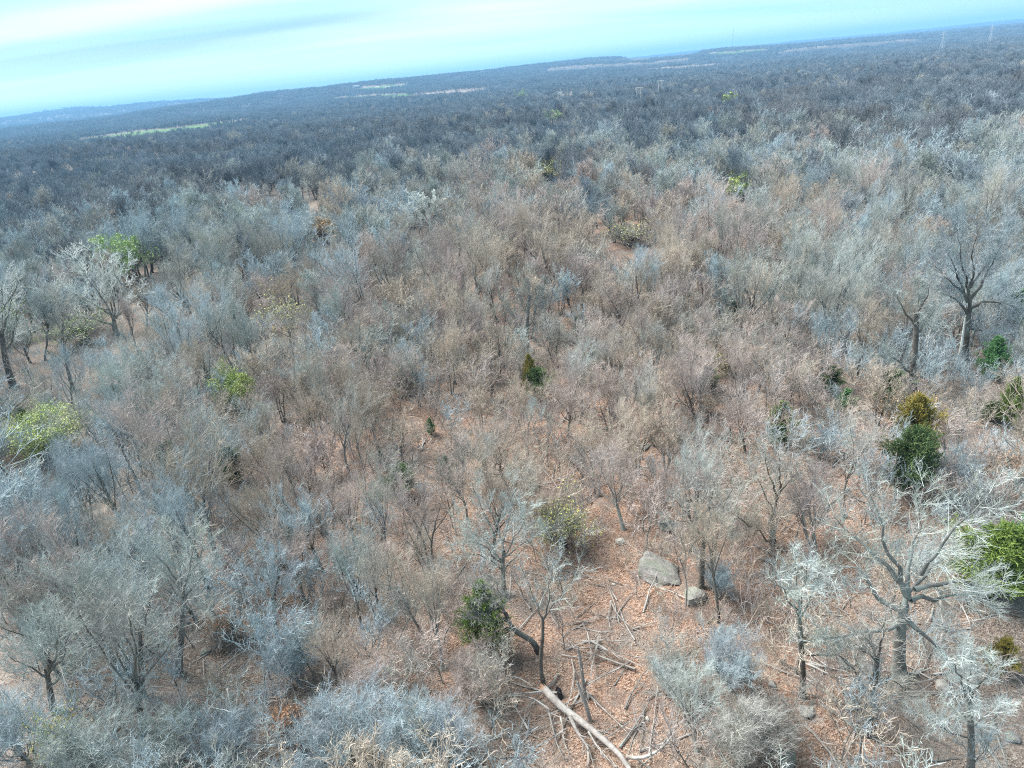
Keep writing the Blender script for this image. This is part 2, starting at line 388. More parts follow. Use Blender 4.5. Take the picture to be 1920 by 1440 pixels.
def thing(name, label, cat, loc=(0, 0, 0), rot=(0, 0, 0), sc=1, group=None):
    o = bpy.data.objects.new(name, None); COL.objects.link(o); o.location = loc; o.rotation_euler = rot
    o.scale = (sc, sc, sc) if isinstance(sc, (int, float)) else sc
    o.empty_display_size = .3; o['label'] = label; o['category'] = cat
    if group: o['group'] = group
    return o

# ------------------------------------------------------------------ ground sheet (a fan of rings, finer near the camera)
def poly_world(pts): return [at(*p) for p in pts]
def inpoly(x, y, poly):
    c = np.zeros(np.shape(x), bool); n = len(poly)
    for i in range(n):
        x1, y1 = poly[i]; x2, y2 = poly[(i + 1) % n]
        with np.errstate(divide='ignore', invalid='ignore'):
            k = ((y1 > y) != (y2 > y)) & (x < (x2 - x1) * (y - y1) / (y2 - y1 + 1e-12) + x1)
        c ^= k
    return c
PAST = [poly_world(p) for p in (
    [(150, 272), (150, 262), (250, 247), (330, 240), (465, 226), (470, 232), (380, 250), (260, 266)],
    [(618, 190), (625, 184), (700, 179), (770, 176), (770, 181), (690, 187)],
    [(665, 168), (700, 162), (765, 158), (770, 163), (700, 170)],
    [(1315, 106), (1330, 100), (1440, 92), (1440, 97), (1390, 104)])]
DRY = [poly_world(p) for p in (
    [(1010, 139), (1030, 129), (1090, 124), (1200, 119), (1305, 108), (1300, 116), (1210, 127), (1120, 131), (1060, 137)],
    [(1420, 105), (1480, 95), (1600, 83), (1728, 73), (1728, 81), (1640, 88), (1540, 96), (1470, 105)],
    [(1150, 113), (1290, 99), (1320, 99), (1300, 106), (1180, 117)])]
TRACK = [([at(*p) for p in pts], wd) for pts, wd in (
    ([(1580, 314), (1640, 311), (1720, 311), (1800, 313)], 3.0),
    ([(700, 163), (735, 163), (760, 160), (778, 153)], 6),
    ([(935, 144), (958, 142), (975, 143)], 6))]
def fields(x, y):
    g = np.zeros(np.shape(x), int)
    for p in PAST: g[inpoly(x, y, p)] = 1
    for p in DRY: g[inpoly(x, y, p)] = 2
    for p, wd in TRACK: g[seg_d(x, y, p) < wd] = 3
    return g
WARM = [(*at(px, py), rx, ry) for px, py, rx, ry in (
    (960, 560, 30, 9), (860, 620, 14, 10), (700, 830, 12, 16), (860, 880, 12, 14), (1000, 800, 12, 16), (1150, 860, 14, 16), (1250, 740, 16, 12),
    (1060, 1000, 9, 9), (1200, 1150, 11, 12), (1150, 410, 30, 12), (1260, 460, 18, 12), (1400, 840, 14, 12), (900, 1220, 6, 5), (660, 920, 8, 8), (1350, 1000, 12, 9), (1660, 840, 12, 8),
    (1500, 1300, 6, 5))]
def warm_at(x, y):
    w_ = np.zeros(np.shape(x))
    for (cx, cy, rx, ry) in WARM: w_ = np.maximum(w_, np.exp(-(((x - cx) / rx) ** 2 + ((y - cy) / ry) ** 2) * .9))
    return w_
rad = np.concatenate([np.linspace(0.5, 12, 12), np.geomspace(12.6, 9500, 420)])
ang = np.linspace(-R(62), R(62), 330)
nr, na = len(rad), len(ang)
RR, AA = np.meshgrid(rad, ang, indexing='ij'); GX, GY = RR * np.sin(AA), RR * np.cos(AA); GZ = H(GX, GY)
V = np.stack([GX, GY, GZ], -1).reshape(-1, 3)
ii, jj = np.meshgrid(np.arange(nr - 1), np.arange(na - 1), indexing='ij')
Q = np.stack([ii * na + jj, (ii + 1) * na + jj, (ii + 1) * na + jj + 1, ii * na + jj + 1], -1).reshape(-1, 4)[:, ::-1]
cx_, cy_ = V[Q, 0].mean(1), V[Q, 1].mean(1); cls = fields(cx_, cy_)
cdist = seg_d(cx_, cy_, CREEK); cls[(cdist < 2.0) & (cls == 0)] = 4
for k, (nm, mt) in enumerate((('forest_floor', 'ground'), ('pasture', 'pasture'), ('dry_grass_field', 'pasture_dry'), ('gravel_track', 'track'), ('creek_bed', 'creekbed'))):
    q = Q[cls == k]
    if not len(q): continue
    used, inv = np.unique(q, return_inverse=True)
    b = Buf(); b.add(V[used], None, inv.reshape(-1, 4)); me = b.mesh(nm, [M[mt]], True)
    a = me.attributes.new('warm', 'FLOAT', 'POINT'); a.data.foreach_set('value', warm_at(V[used, 0], V[used, 1]).astype(np.float32))
    o = obj(nm, me, kind='structure')
# the same ground carried on behind and beside the camera
b = Buf()
ang2 = np.linspace(R(62), math.tau - R(62), 60); rad2 = np.concatenate([[0.5], np.geomspace(3, 9500, 60)])
RR, AA = np.meshgrid(rad2, ang2, indexing='ij'); X2, Y2 = RR * np.sin(AA), RR * np.cos(AA); Z2 = H(X2, Y2) * np.where(RR > 400, .2, 1)
V2 = np.stack([X2, Y2, Z2], -1).reshape(-1, 3); n2 = len(ang2); ii, jj = np.meshgrid(np.arange(len(rad2) - 1), np.arange(n2 - 1), indexing='ij')
b.add(V2, None, np.stack([ii * n2 + jj, (ii + 1) * n2 + jj, (ii + 1) * n2 + jj + 1, ii * n2 + jj + 1], -1).reshape(-1, 4)[:, ::-1])
obj('forest_floor_behind', b.mesh('forest_floor_behind', [M['ground']], True), kind='structure')

# ------------------------------------------------------------------ scattering with geometry nodes
def scatter(name, templates, pts, rots, scl, idx, kind='stuff'):
    coll = bpy.data.collections.new(name + '_pieces')
    for k, me in enumerate(templates):
        coll.objects.link(bpy.data.objects.new('%s_piece_%02d' % (name, k), me))
    me = bpy.data.meshes.new(name); n = len(pts)
    me.vertices.add(n); me.vertices.foreach_set('co', np.asarray(pts, np.float32).ravel())
    a = me.attributes.new('rot', 'FLOAT_VECTOR', 'POINT'); a.data.foreach_set('vector', np.asarray(rots, np.float32).ravel())
    a = me.attributes.new('scl', 'FLOAT_VECTOR', 'POINT'); a.data.foreach_set('vector', np.asarray(scl, np.float32).ravel())
    a = me.attributes.new('idx', 'INT', 'POINT'); a.data.foreach_set('value', np.asarray(idx, np.int32))
    o = obj(name, me, kind=kind)
    ng = bpy.data.node_groups.new(name + '_scatter', 'GeometryNodeTree')
    ng.interface.new_socket('Geometry', in_out='INPUT', socket_type='NodeSocketGeometry'); ng.interface.new_socket('Geometry', in_out='OUTPUT', socket_type='NodeSocketGeometry')
    gi, go = ng.nodes.new('NodeGroupInput'), ng.nodes.new('NodeGroupOutput')
    ip = ng.nodes.new('GeometryNodeInstanceOnPoints'); ci = ng.nodes.new('GeometryNodeCollectionInfo')
    ci.inputs['Collection'].default_value = coll; ci.inputs['Separate Children'].default_value = True; ci.inputs['Reset Children'].default_value = True
    def attr(nm, t):
        x = ng.nodes.new('GeometryNodeInputNamedAttribute'); x.data_type = t; x.inputs['Name'].default_value = nm; return x.outputs['Attribute']
    e = ng.nodes.new('FunctionNodeEulerToRotation'); ng.links.new(attr('rot', 'FLOAT_VECTOR'), e.inputs[0])
    ng.links.new(gi.outputs[0], ip.inputs['Points']); ng.links.new(ci.outputs[0], ip.inputs['Instance'])
    ip.inputs['Pick Instance'].default_value = True
    ng.links.new(attr('idx', 'INT'), ip.inputs['Instance Index']); ng.links.new(e.outputs[0], ip.inputs['Rotation']); ng.links.new(attr('scl', 'FLOAT_VECTOR'), ip.inputs['Scale'])
    ng.links.new(ip.outputs[0], go.inputs[0])
    md = o.modifiers.new('scatter', 'NODES'); md.node_group = ng
    return o
def raw(bb):
    return np.concatenate(bb.v), (np.concatenate(bb.f3) if bb.f3 else None), (np.concatenate(bb.f4) if bb.f4 else None)
def joined(name, parts, mats):
    """several buffers in one mesh, a material each, for trees too far to show parts"""
    b = Buf(); m3, m4 = [], []
    for bb, k in parts:
        if not bb.v: continue
        v, f3, f4 = raw(bb); b.add(v, f3, f4)
        m3.append(np.full(0 if f3 is None else len(f3), k)); m4.append(np.full(0 if f4 is None else len(f4), k))
    me = b.mesh(name, mats); me.polygons.foreach_set('material_index', np.concatenate(m3 + m4).astype(np.int32)); return me
def at_depth(px, py, Y):
    d = ray(px, py); t = Y / d.y; return np.array([d.x * t, Y, CAM_H + d.z * t])
def at_dist(px, dist, py=None):
    d = ray(px, 100); k = dist / math.hypot(d.x, d.y); return d.x * k, d.y * k
def over(px, py, dz):
    """the point seen at a pixel that lies dz above the ground"""
    d = ray(px, py); x, y = at(px, py)
    for _ in range(8):
        z = h1(x, y) + dz; t = (z - CAM_H) / d.z; x, y = d.x * t, d.y * t
    return np.array([x, y, h1(x, y) + dz])
def height_for(x, y, topy):
    z = h1(x, y); lo, hi = 0.5, 30
    for _ in range(30):
        m = (lo + hi) / 2
        if proj(x, y, z + m)[1] > topy: lo = m
        else: hi = m
    return lo
def resample(P, K):
    P = np.asarray(P, float); s = np.concatenate([[0], np.cumsum(np.linalg.norm(np.diff(P, axis=0), axis=1))]); t = np.linspace(0, s[-1], K)
    # smooth by a Catmull-like pass on a finer set
    Q = np.stack([np.interp(t, s, P[:, k]) for k in range(3)], 1); Q[1:-1] = .5 * Q[1:-1] + .25 * (Q[2:] + Q[:-2]); return Q, s[-1]

# ------------------------------------------------------------------ traced landmark trees
LANDS = []          # (px, py, phrase) that labels of other trees lean on
KEEP = []           # sight lines kept open: (px, top, base, width, distance, how surely)
TREES = []          # ground positions already taken (x, y, radius)
Z4, Z5, Z3 = (640, 380, 1 / 3), (1280, 380, 1 / 3), (0, 380, 1 / 3)
Z7, Z8, Z6 = (640, 860, .4028), (1280, 860, .4028), (0, 860, .4028)
ORDER = {}
def traced(z, trunk, limbs, r0, label, phrase, seed, tm, cm, n=(8, 8, 9), tw=.007, name='bare_tree', spreadY=.5, twl=.85, group='bare winter trees', cat='tree', leaf=None, reach=.42):
    rng = np.random.default_rng(seed); ox, oy, s = z
    T = [(ox + a * s, oy + b * s) for a, b in trunk]; bx, by = at(*T[0]); bz = h1(bx, by); Y0 = by
    root = np.array([bx, by, bz]); tb, cb = Buf(), Buf()
    P = [at_depth(a, b, Y0) - root for a, b in T]; P[0] = np.array([0, 0, -.3]); P, Lt = resample(P, 9)
    rt = taper(np.array([r0]), np.array([r0 * .6]), 9); rt[0, 0] *= 1.4; rt[0, 1] *= 1.12
    tubes(tb, P[None], rt, 10, apex=False)
    Q, LL, RL = [], [], []
    for k, lb in enumerate(limbs):
        ys = rng.uniform(-1, 1) * spreadY
        pts = [(ox + a * s, oy + b * s) for a, b in lb]
        p0 = at_depth(*pts[0], Y0); W = []
        for j, (a, b) in enumerate(pts):
            lat = np.linalg.norm(at_depth(a, b, Y0) - p0); W.append(at_depth(a, b, Y0 + ys * lat) - root)
        q, l = resample(W, 9); q[1:] += rng.normal(0, .012 * l, (8, 3)); Q.append(q); LL.append(l)
        dd = np.min(np.linalg.norm(P - q[0], axis=1)); rr = r0 * (.42 if dd < 1.2 else .3) * min(1, .5 + l / 8); RL.append(rr)
    Q = np.array(Q); LL = np.array(LL); RL = np.array(RL); rl = taper(RL, np.full(len(RL), .011), 9, .7)
    tubes(tb, Q, rl, 6)
    p, d, l, r = sprout(rng, Q, LL, rl, n[0], .15, .995, .75, .2, reach, .55); l = np.clip(l, .4, 3.2)
    Q2 = grow(rng, p, d, l, 5, .15, .13); r2 = taper(np.clip(r, tw * 1.6, .020), np.full(len(r), tw), 5); tubes(cb, Q2, r2, 4)
    p, d, l, r = sprout(rng, Q2, l, r2, n[1], .15, .99, .7, .2, .5, .7); l = np.maximum(l, .3)
    Q3 = grow(rng, p, d, l, 4, .17, .14); r3 = taper(np.clip(r * .8, tw * 1.05, tw * 1.6), np.full(len(r), tw * .8), 4); tubes(cb, Q3, r3, 3)
    if n[2]:
        p, d, l, r = sprout(rng, Q3, l, r3, n[2], .1, .99, .62, .2, .6, 1); l = np.clip(l, twl * .3, twl * 1.2)
        Q4 = grow(rng, p, d, l, 3, .16, .10); tubes(cb, Q4, taper(np.full(len(p), tw), np.full(len(p), tw * .3), 3), 3)
    t = thing(name, label, cat, root, group=group)
    obj('trunk', tb.mesh('trunk', [M[tm]], True), t); obj('crown', cb.mesh('crown', [M[cm]]), t)
    if leaf:
        lb = Buf(); leafcloud(lb, rng, np.concatenate([Q4[:, -1], Q4[:, 1]]), leaf[1], 1, .08); obj('leaves', lb.mesh('leaves', [M[leaf[0]]]), t)
    cx, cyy = T[-1]
    ys_ = [oy + b * s for lb_ in limbs for _, b in lb_]; xs_ = [ox + a * s for lb_ in limbs for a, _ in lb_]
    KEEP.append(((min(xs_) + max(xs_)) / 2, min(ys_), T[0][1], (max(xs_) - min(xs_)) * .55, float(proj(bx, by, bz)[2]), (1 if tm == 'white_bark' else .8 if cm == 'white_bark' else .45)))
    LANDS.append((cx, cyy, phrase)); TREES.append((bx, by, 2.6 if r0 > .2 else 1.8)); return t

traced(Z8, [(1010, 1000), (1008, 880), (1015, 760), (1032, 680)], [
    [(1030, 690), (1060, 610), (1130, 560), (1180, 460), (1270, 460), (1340, 430)],
    [(1060, 660), (1130, 650), (1250, 640), (1330, 620), (1430, 660)], [(1080, 610), (1180, 580), (1290, 570), (1400, 600), (1500, 590)],
    [(1050, 650), (1050, 530), (1080, 400), (1110, 250), (1130, 120)], [(1040, 640), (1000, 520), (940, 400), (900, 250), (850, 100)],
    [(1000, 700), (920, 680), (860, 570), (820, 480), (720, 510), (680, 560)], [(1030, 740), (1130, 820), (1200, 890), (1290, 1000), (1330, 1100)],
    [(1000, 770), (930, 790), (830, 820), (700, 820), (580, 850)], [(1110, 540), (1190, 420), (1270, 330), (1400, 200), (1480, 120)],
    [(1040, 600), (960, 500), (860, 420), (760, 340), (690, 220)]], .30,
    'broad lichen-grey oak with thick trunk and crooked low limbs beside the wide cedar', 'the broad crooked-limbed oak', 101, 'trunk_grey', 'twig_cool', (12, 8, 8), spreadY=.45)
traced(Z5, [(1585, 890), (1590, 780), (1600, 680), (1610, 600)], [
    [(1610, 600), (1610, 480), (1620, 350), (1640, 200), (1660, 110)], [(1620, 590), (1680, 560), (1780, 560), (1880, 590)], [(1600, 620), (1560, 550), (1480, 520), (1400, 490)],
    [(1605, 560), (1560, 430), (1500, 300), (1470, 200)], [(1620, 540), (1690, 440), (1750, 330), (1800, 230)], [(1600, 700), (1660, 715), (1740, 730), (1830, 740)],
    [(1612, 500), (1580, 380), (1550, 240), (1540, 150)], [(1615, 480), (1720, 330), (1850, 290)], [(1612, 540), (1500, 430), (1400, 330)]], .36,
    'tallest round-topped grey tree, with a long bare limb reaching out over small cedars', 'the tallest round-topped tree', 102, 'trunk', 'twig_blue', (13, 9, 9), .010, twl=.9)
traced(Z5, [(1300, 1065), (1290, 990), (1300, 880), (1315, 740), (1312, 620)], [
    [(1285, 1050), (1240, 990), (1170, 940), (1130, 880)], [(1315, 760), (1370, 660), (1450, 580)], [(1290, 960), (1200, 870), (1120, 855), (980, 850)],
    [(1310, 990), (1370, 970), (1430, 900)], [(1312, 700), (1240, 600), (1190, 490)], [(1312, 640), (1330, 540), (1320, 440)], [(1312, 640), (1370, 540), (1400, 430)]], .27,
    'grey tree with dark forked foot growing out of a dark green cedar', 'the dark-footed forked tree', 103, 'trunk', 'twig_cool', (12, 8, 9), .009)
traced(Z4, [(1045, 860), (1043, 780), (1045, 700), (1050, 600), (1058, 520)], [
    [(1045, 720), (990, 670), (960, 620), (915, 570)], [(1050, 700), (1090, 640), (1140, 580)], [(1045, 640), (1010, 560), (985, 500)], [(1052, 600), (1100, 540), (1130, 490)],
    [(1045, 760), (1000, 730), (960, 690)], [(1055, 540), (1040, 490), (1050, 455)], [(1048, 740), (1110, 700), (1160, 670)]], .24,
    'round-crowned yellowish grey oak standing just behind the olive-topped cedar', 'the round-crowned oak', 104, 'trunk_grey', 'twig_grey', (12, 8, 9), .011, twl=.8)
traced(Z7, [(945, 1060), (930, 1000), (925, 940), (935, 860), (940, 780), (937, 740)], [
    [(940, 750), (980, 690), (1030, 620), (1080, 560), (1110, 500)], [(940, 750), (968, 660), (975, 560), (965, 490)], [(936, 745), (895, 650), (865, 560), (830, 500)], [(1030, 620), (1010, 540), (1015, 420)]], .115,
    'slender tree forking into pale bare limbs directly behind the fallen trunk', 'the slender forked tree', 105, 'trunk', 'twig_cool', (8, 5, 5), .0065)
traced(Z7, [(925, 900), (890, 840), (840, 825), (790, 790), (765, 720)], [
    [(790, 790), (720, 790), (650, 800), (590, 870)], [(780, 760), (700, 720), (630, 730), (590, 760)], [(768, 730), (700, 640), (640, 600)], [(765, 720), (740, 640), (720, 570)], [(800, 795), (740, 830), (640, 890)], [(765, 720), (690, 690), (600, 700)]], .16,
    'tree with a dark sideways-bent trunk whose pale branches fan over the conical cedar', 'the sideways-bent tree', 106, 'trunk', 'twig_grey', (9, 8, 8), .0065)
traced(Z7, [(758, 640), (752, 560), (750, 500), (755, 430)], [
    [(750, 480), (690, 400), (600, 330), (540, 270)], [(755, 440), (740, 330), (690, 230), (640, 140)], [(758, 450), (830, 330), (880, 220)], [(755, 430), (770, 320), (800, 180), (790, 110)], [(752, 520), (700, 470), (610, 440), (540, 440)], [(756, 460), (860, 390), (930, 330)], [(750, 500), (660, 400), (560, 380)]], .17,
    'pale fan-shaped tree rising behind the conical cedar at the centre of the slope', 'the pale fan-shaped tree', 107, 'trunk_grey', 'twig_cool', (10, 8, 9), .0065)
traced(Z4, [(510, 200), (503, 150), (498, 100), (492, 50)], [
    [(500, 130), (450, 60), (380, 20)], [(495, 80), (480, 20), (450, -35)], [(495, 90), (530, 20), (570, -20)], [(503, 150), (430, 110), (340, 60)], [(492, 60), (520, 0), (520, -40)], [(500, 140), (560, 80), (590, 30)], [(492, 55), (430, 0), (390, -40)]], .30,
    'bright white sycamore standing out in the grey wood', 'the bright white sycamore', 108, 'white_bark', 'white_bark', (10, 8, 6), .045, twl=.9, cat='tree', name='white_tree')
traced(Z3, [(655, 745), (645, 700), (640, 660)], [
    [(640, 670), (600, 580), (540, 480), (460, 380), (380, 300)], [(640, 660), (640, 560), (600, 440), (560, 330), (530, 270)], [(650, 650), (690, 560), (700, 430), (720, 330)], [(640, 690), (540, 655), (420, 630), (330, 610)],
    [(650, 640), (740, 560), (830, 500)], [(600, 600), (480, 540), (320, 440)], [(590, 560), (520, 440), (440, 320), (430, 270)], [(640, 640), (520, 560), (400, 520), (250, 500)], [(700, 470), (640, 400), (630, 290)]], .40,
    'great whitish sycamore, its fan of pale limbs in front of a soft green tree', 'the great pale sycamore', 109, 'trunk_grey', 'white_bark', (10, 8, 6), .020, twl=.9, name='white_tree')
traced(Z3, [(75, 1040), (45, 940), (20, 840), (10, 740)], [
    [(10, 740), (20, 600), (10, 480), (30, 380)], [(30, 860), (80, 760), (90, 640), (100, 560)], [(15, 760), (-60, 620), (-100, 500)], [(10, 740), (60, 560), (90, 420)], [(20, 800), (-40, 740), (-120, 680)], [(20, 600), (90, 480), (130, 400)]], .36,
    'leaning dark-trunked tree with whitish top at the edge of the sandy creek bed', 'the leaning creekside tree', 110, 'trunk', 'white_bark', (8, 7, 6), .018, twl=.8)
traced(Z3, [(410, 1050), (390, 980), (370, 890), (360, 800)], [
    [(360, 800), (340, 700), (300, 640)], [(362, 810), (400, 700), (430, 620)], [(370, 880), (440, 820), (520, 790)], [(360, 800), (290, 760), (220, 700)], [(380, 940), (330, 880), (280, 850)]], .20,
    'dark slim-trunked tree standing alone against the sandy creek bed', 'the slim creekside tree', 111, 'trunk', 'twig_grey', (8, 7, 6), .015, twl=.8)
traced(Z8, [(85, 600), (90, 500), (95, 400), (100, 360)], [
    [(100, 360), (130, 290), (190, 230), (240, 130)], [(95, 370), (60, 320), (10, 290), (-60, 280)], [(100, 360), (90, 270), (60, 170), (30, 90)], [(130, 290), (200, 290), (220, 350)], [(120, 300), (130, 200), (150, 110)], [(70, 330), (0, 230), (-50, 180)]], .17,
    'crooked tree forking low above grey rock slabs on the leafy slope', 'the low-forking slope tree', 112, 'trunk', 'twig_grey', (10, 8, 8), .0065)
traced(Z8, [(425, 400), (415, 320), (420, 230), (450, 150)], [
    [(415, 390), (350, 350), (280, 280), (190, 230)], [(450, 150), (460, 60), (440, -60)], [(420, 240), (370, 150), (330, 40)], [(450, 160), (520, 80), (560, 0)], [(418, 280), (480, 260), (560, 240)], [(440, 170), (400, 60), (380, -40)]], .17,
    'dark leaning tree with a side limb arching downhill over red leaf litter', 'the dark leaning tree', 113, 'trunk', 'twig_grey', (10, 8, 8), .0065)
traced(Z8, [(560, 1110), (560, 980), (550, 850), (540, 700)], [
    [(540, 700), (530, 560), (520, 430)], [(550, 860), (640, 830), (700, 850)], [(545, 760), (600, 640), (640, 520)], [(545, 740), (480, 640), (430, 560)], [(542, 720), (560, 600), (590, 480)], [(552, 900), (620, 930), (700, 900), (790, 960), (850, 1050)]], .14,
    'straight thin-trunked tree standing on open tan litter by a grey slab', 'the straight thin-trunked tree', 114, 'trunk', 'twig_cool', (9, 7, 8), .0065)
traced(Z8, [(860, 1290), (875, 1180), (895, 1050), (905, 930)], [
    [(905, 930), (870, 850), (820, 810)], [(905, 930), (930, 830), (940, 730)], [(880, 1150), (840, 1050), (790, 970), (700, 900)], [(890, 1080), (960, 1010), (1060, 1100)], [(903, 950), (860, 900), (780, 880)]], .15,
    'small dark crooked tree in front of the broad oak trunk', 'the small crooked dark tree', 115, 'trunk', 'twig_grey', (9, 7, 8), .0065)
traced(Z8, [(1345, 1480), (1345, 1340), (1340, 1220), (1330, 1110)], [
    [(1330, 1110), (1280, 1000), (1240, 920)], [(1330, 1120), (1390, 1050), (1440, 970)], [(1340, 1230), (1290, 1170), (1230, 1230)], [(1340, 1250), (1420, 1180), (1500, 1170)], [(1330, 1110), (1330, 1000), (1350, 900)], [(1342, 1300), (1250, 1280), (1120, 1190)]], .15,
    'bluish lichen-covered tree rising from the lower edge below the broad oak', 'the bluish lichen tree', 116, 'trunk_grey', 'twig_cool', (9, 8, 8), .006)
traced(Z6, [(820, 1000), (838, 880), (850, 760), (850, 640)], [
    [(850, 640), (790, 540), (700, 480), (560, 460)], [(850, 640), (870, 540), (900, 420), (880, 320)], [(850, 660), (930, 560), (1000, 510)], [(850, 640), (840, 520), (800, 400), (760, 330)], [(852, 720), (960, 680), (1010, 690)], [(850, 600), (760, 480), (660, 380)], [(850, 600), (930, 460), (960, 350)], [(840, 760), (790, 800), (700, 830)]], .19,
    'tall grey-green tree with a fan crown spreading over the brushy hollow', 'the tall fan-crowned tree', 117, 'trunk_grey', 'twig_cool', (11, 8, 9), .0065)
traced(Z6, [(245, 1180), (235, 1100), (225, 1030), (215, 980)], [
    [(215, 980), (150, 860), (120, 740)], [(220, 990), (230, 860), (240, 720)], [(225, 1010), (300, 900), (340, 780)], [(225, 1020), (120, 960), (20, 900)], [(230, 1060), (330, 980), (430, 920)], [(220, 980), (180, 850), (170, 700)], [(222, 1000), (270, 860), (310, 730)]], .17,
    'silvery round-crowned tree in the brushy lower corner of the wood', 'the silvery round-crowned tree', 118, 'trunk', 'twig_cool', (13, 8, 9), .006)
traced(Z6, [(1110, 1380), (1100, 1290), (1090, 1210), (1080, 1180)], [
    [(1080, 1180), (1000, 1160), (940, 1130)], [(1090, 1200), (1105, 1100), (1100, 1030)], [(1085, 1190), (1050, 1120), (1010, 1090)], [(1100, 1290), (1160, 1240), (1200, 1200)]], .075,
    'small bleached white tree with few twigs beside the rust-leaved bush', 'the small bleached tree', 119, 'white_bark', 'twig_cool', (6, 5, 4), .009)
traced(Z6, [(660, 1110), (655, 1000), (655, 900), (650, 810)], [
    [(650, 810), (600, 780), (550, 760)], [(655, 860), (730, 920), (735, 850), (730, 790)], [(652, 820), (690, 700), (720, 600)], [(650, 810), (640, 700), (650, 600)], [(652, 840), (590, 700), (560, 600)]], .14,
    'dark-trunked tree beside a side stem curving up from its foot', 'the dark hollow-side tree', 120, 'trunk', 'twig_cool', (10, 8, 8), .0065)
traced(Z6, [(1320, 930), (1290, 840), (1275, 740), (1270, 650)], [
    [(1270, 650), (1250, 540), (1210, 430)], [(1275, 700), (1340, 600), (1380, 500)], [(1290, 840), (1370, 860), (1450, 950)], [(1272, 680), (1200, 600), (1130, 520)], [(1270, 650), (1290, 520), (1300, 420)]], .15,
    'leaning grey tree with broad thin crown above the brushy hollow', 'the leaning hollow-side tree', 121, 'trunk_grey', 'twig_blue', (11, 8, 9), .0065)
traced(Z3, [(950, 1420), (935, 1350), (900, 1290), (860, 1260)], [
    [(860, 1260), (780, 1210), (680, 1190)], [(930, 1340), (925, 1220), (930, 1130), (960, 1050)], [(928, 1200), (880, 1100), (840, 1040)], [(930, 1150), (990, 1040), (1040, 960)], [(925, 1180), (1010, 1120), (1090, 1080)], [(930, 1250), (860, 1130), (780, 1060)], [(935, 1120), (920, 1000), (900, 920)]], .22,
    'large pale grey dome-shaped tree with dark bent trunk on the wooded flat', 'the large grey dome tree', 122, 'trunk_grey', 'twig_cool', (13, 8, 9), .010)

# ------------------------------------------------------------------ the fallen tree, its stumps and snags
def bough(buf, pts, r0, r1, S=8, K=10, apex=True):
    q, l = resample(pts, K); tubes(buf, q[None], taper(np.array([r0]), np.array([r1]), K), S, apex); return q, l
def zz(z, pts, dz):
    ox, oy, s = z; n = len(pts); dz = np.linspace(*dz, n) if isinstance(dz, tuple) else [dz] * n
    return [over(ox + a * s, oy + b * s, h) for (a, b), h in zip(pts, dz)]
f0 = over(1020, 1296, .9); fx, fy = f0[0], f0[1]; rootp = np.array([fx, fy, h1(fx, fy)])
ft = thing('fallen_tree', 'fallen grey-brown tree trunk with broken orange end and bare limbs sprawling downhill', 'fallen tree', rootp)
tb = Buf(); q, l = bough(tb, [p - rootp for p in zz(Z7, [(945, 1072), (1030, 1165), (1110, 1215), (1200, 1290), (1300, 1375), (1345, 1450), (1400, 1560)], (.75, .3))], .18, .08, 12, 12, apex=False)
obj('trunk', tb.mesh('trunk', [M['log_bark']], True), ft)
d0 = (q[0] - q[1]) / np.linalg.norm(q[0] - q[1]); sb = Buf(); rg = np.random.default_rng(3)
k = 26; aa = rg.uniform(0, math.tau, k); rr_ = .15 * np.sqrt(rg.uniform(0, 1, k)); u = np.cross(d0, [0, 0, 1]); u /= np.linalg.norm(u); v = np.cross(d0, u)
pp = q[0] + rr_[:, None] * (np.cos(aa)[:, None] * u + np.sin(aa)[:, None] * v) - d0 * .1
tubes(sb, np.stack([pp, pp + d0 * rg.uniform(.15, .45, k)[:, None]], 1), np.stack([np.full(k, .06), np.full(k, .005)], 1), 4)
obj('splintered_end', sb.mesh('splintered_end', [M['cut_wood']]), ft)
for pts, dz, r0_ in (([(1330, 1388), (1400, 1398), (1480, 1362), (1545, 1295), (1562, 1235), (1580, 1140)], (.4, 2.2), .085), ([(1065, 1200), (1090, 1260), (1150, 1345), (1180, 1440)], (.7, .15), .10),
                     ([(1150, 1270), (1190, 1340), (1270, 1430)], (.6, .1), .05), ([(1150, 1350), (1150, 1440)], (.2, .1), .06), ([(965, 1170), (985, 1260), (1010, 1350), (1045, 1410)], (.3, .15), .055),
                     ([(1020, 1200), (1035, 1270), (1030, 1310), (1060, 1370)], (.3, .1), .05), ([(930, 1085), (830, 1095), (750, 1098)], (.9, 1.6), .045), ([(965, 1165), (890, 1112), (800, 1100), (740, 1110)], (.5, 1.3), .045),
                     ([(890, 1060), (830, 1020), (760, 1010), (680, 985)], (.8, 1.4), .04), ([(900, 1130), (850, 1170), (820, 1180)], (.7, .9), .03), ([(1380, 1400), (1430, 1440), (1500, 1500)], (.4, .2), .05)):
    lb = Buf(); q, l = bough(lb, [p - rootp for p in zz(Z7, pts, dz)], r0_, .015, 6)
    rs = taper(np.array([r0_]), np.array([.015]), 10); p, d, ll, r = sprout(np.random.default_rng(int(r0_ * 1e4)), q[None], np.array([l]), rs, 7, .35, .99, .7, .2, .35, .6)
    Qb = grow(RNG, p, d, ll, 5, .15, .03); rb = taper(np.maximum(r, .014), np.full(len(r), .006), 5); tubes(lb, Qb, rb, 4)
    p, d, ll, r = sprout(RNG, Qb, ll, rb, 5, .2, .99, .7, .2, .5, .6); tubes(lb, grow(RNG, p, d, ll, 4, .15, .03), taper(np.full(len(r), .010), np.full(len(r), .004), 4), 3)
    obj('limb', lb.mesh('limb', [M['dead_wood' if r0_ < .09 else 'log_bark']], True), ft)
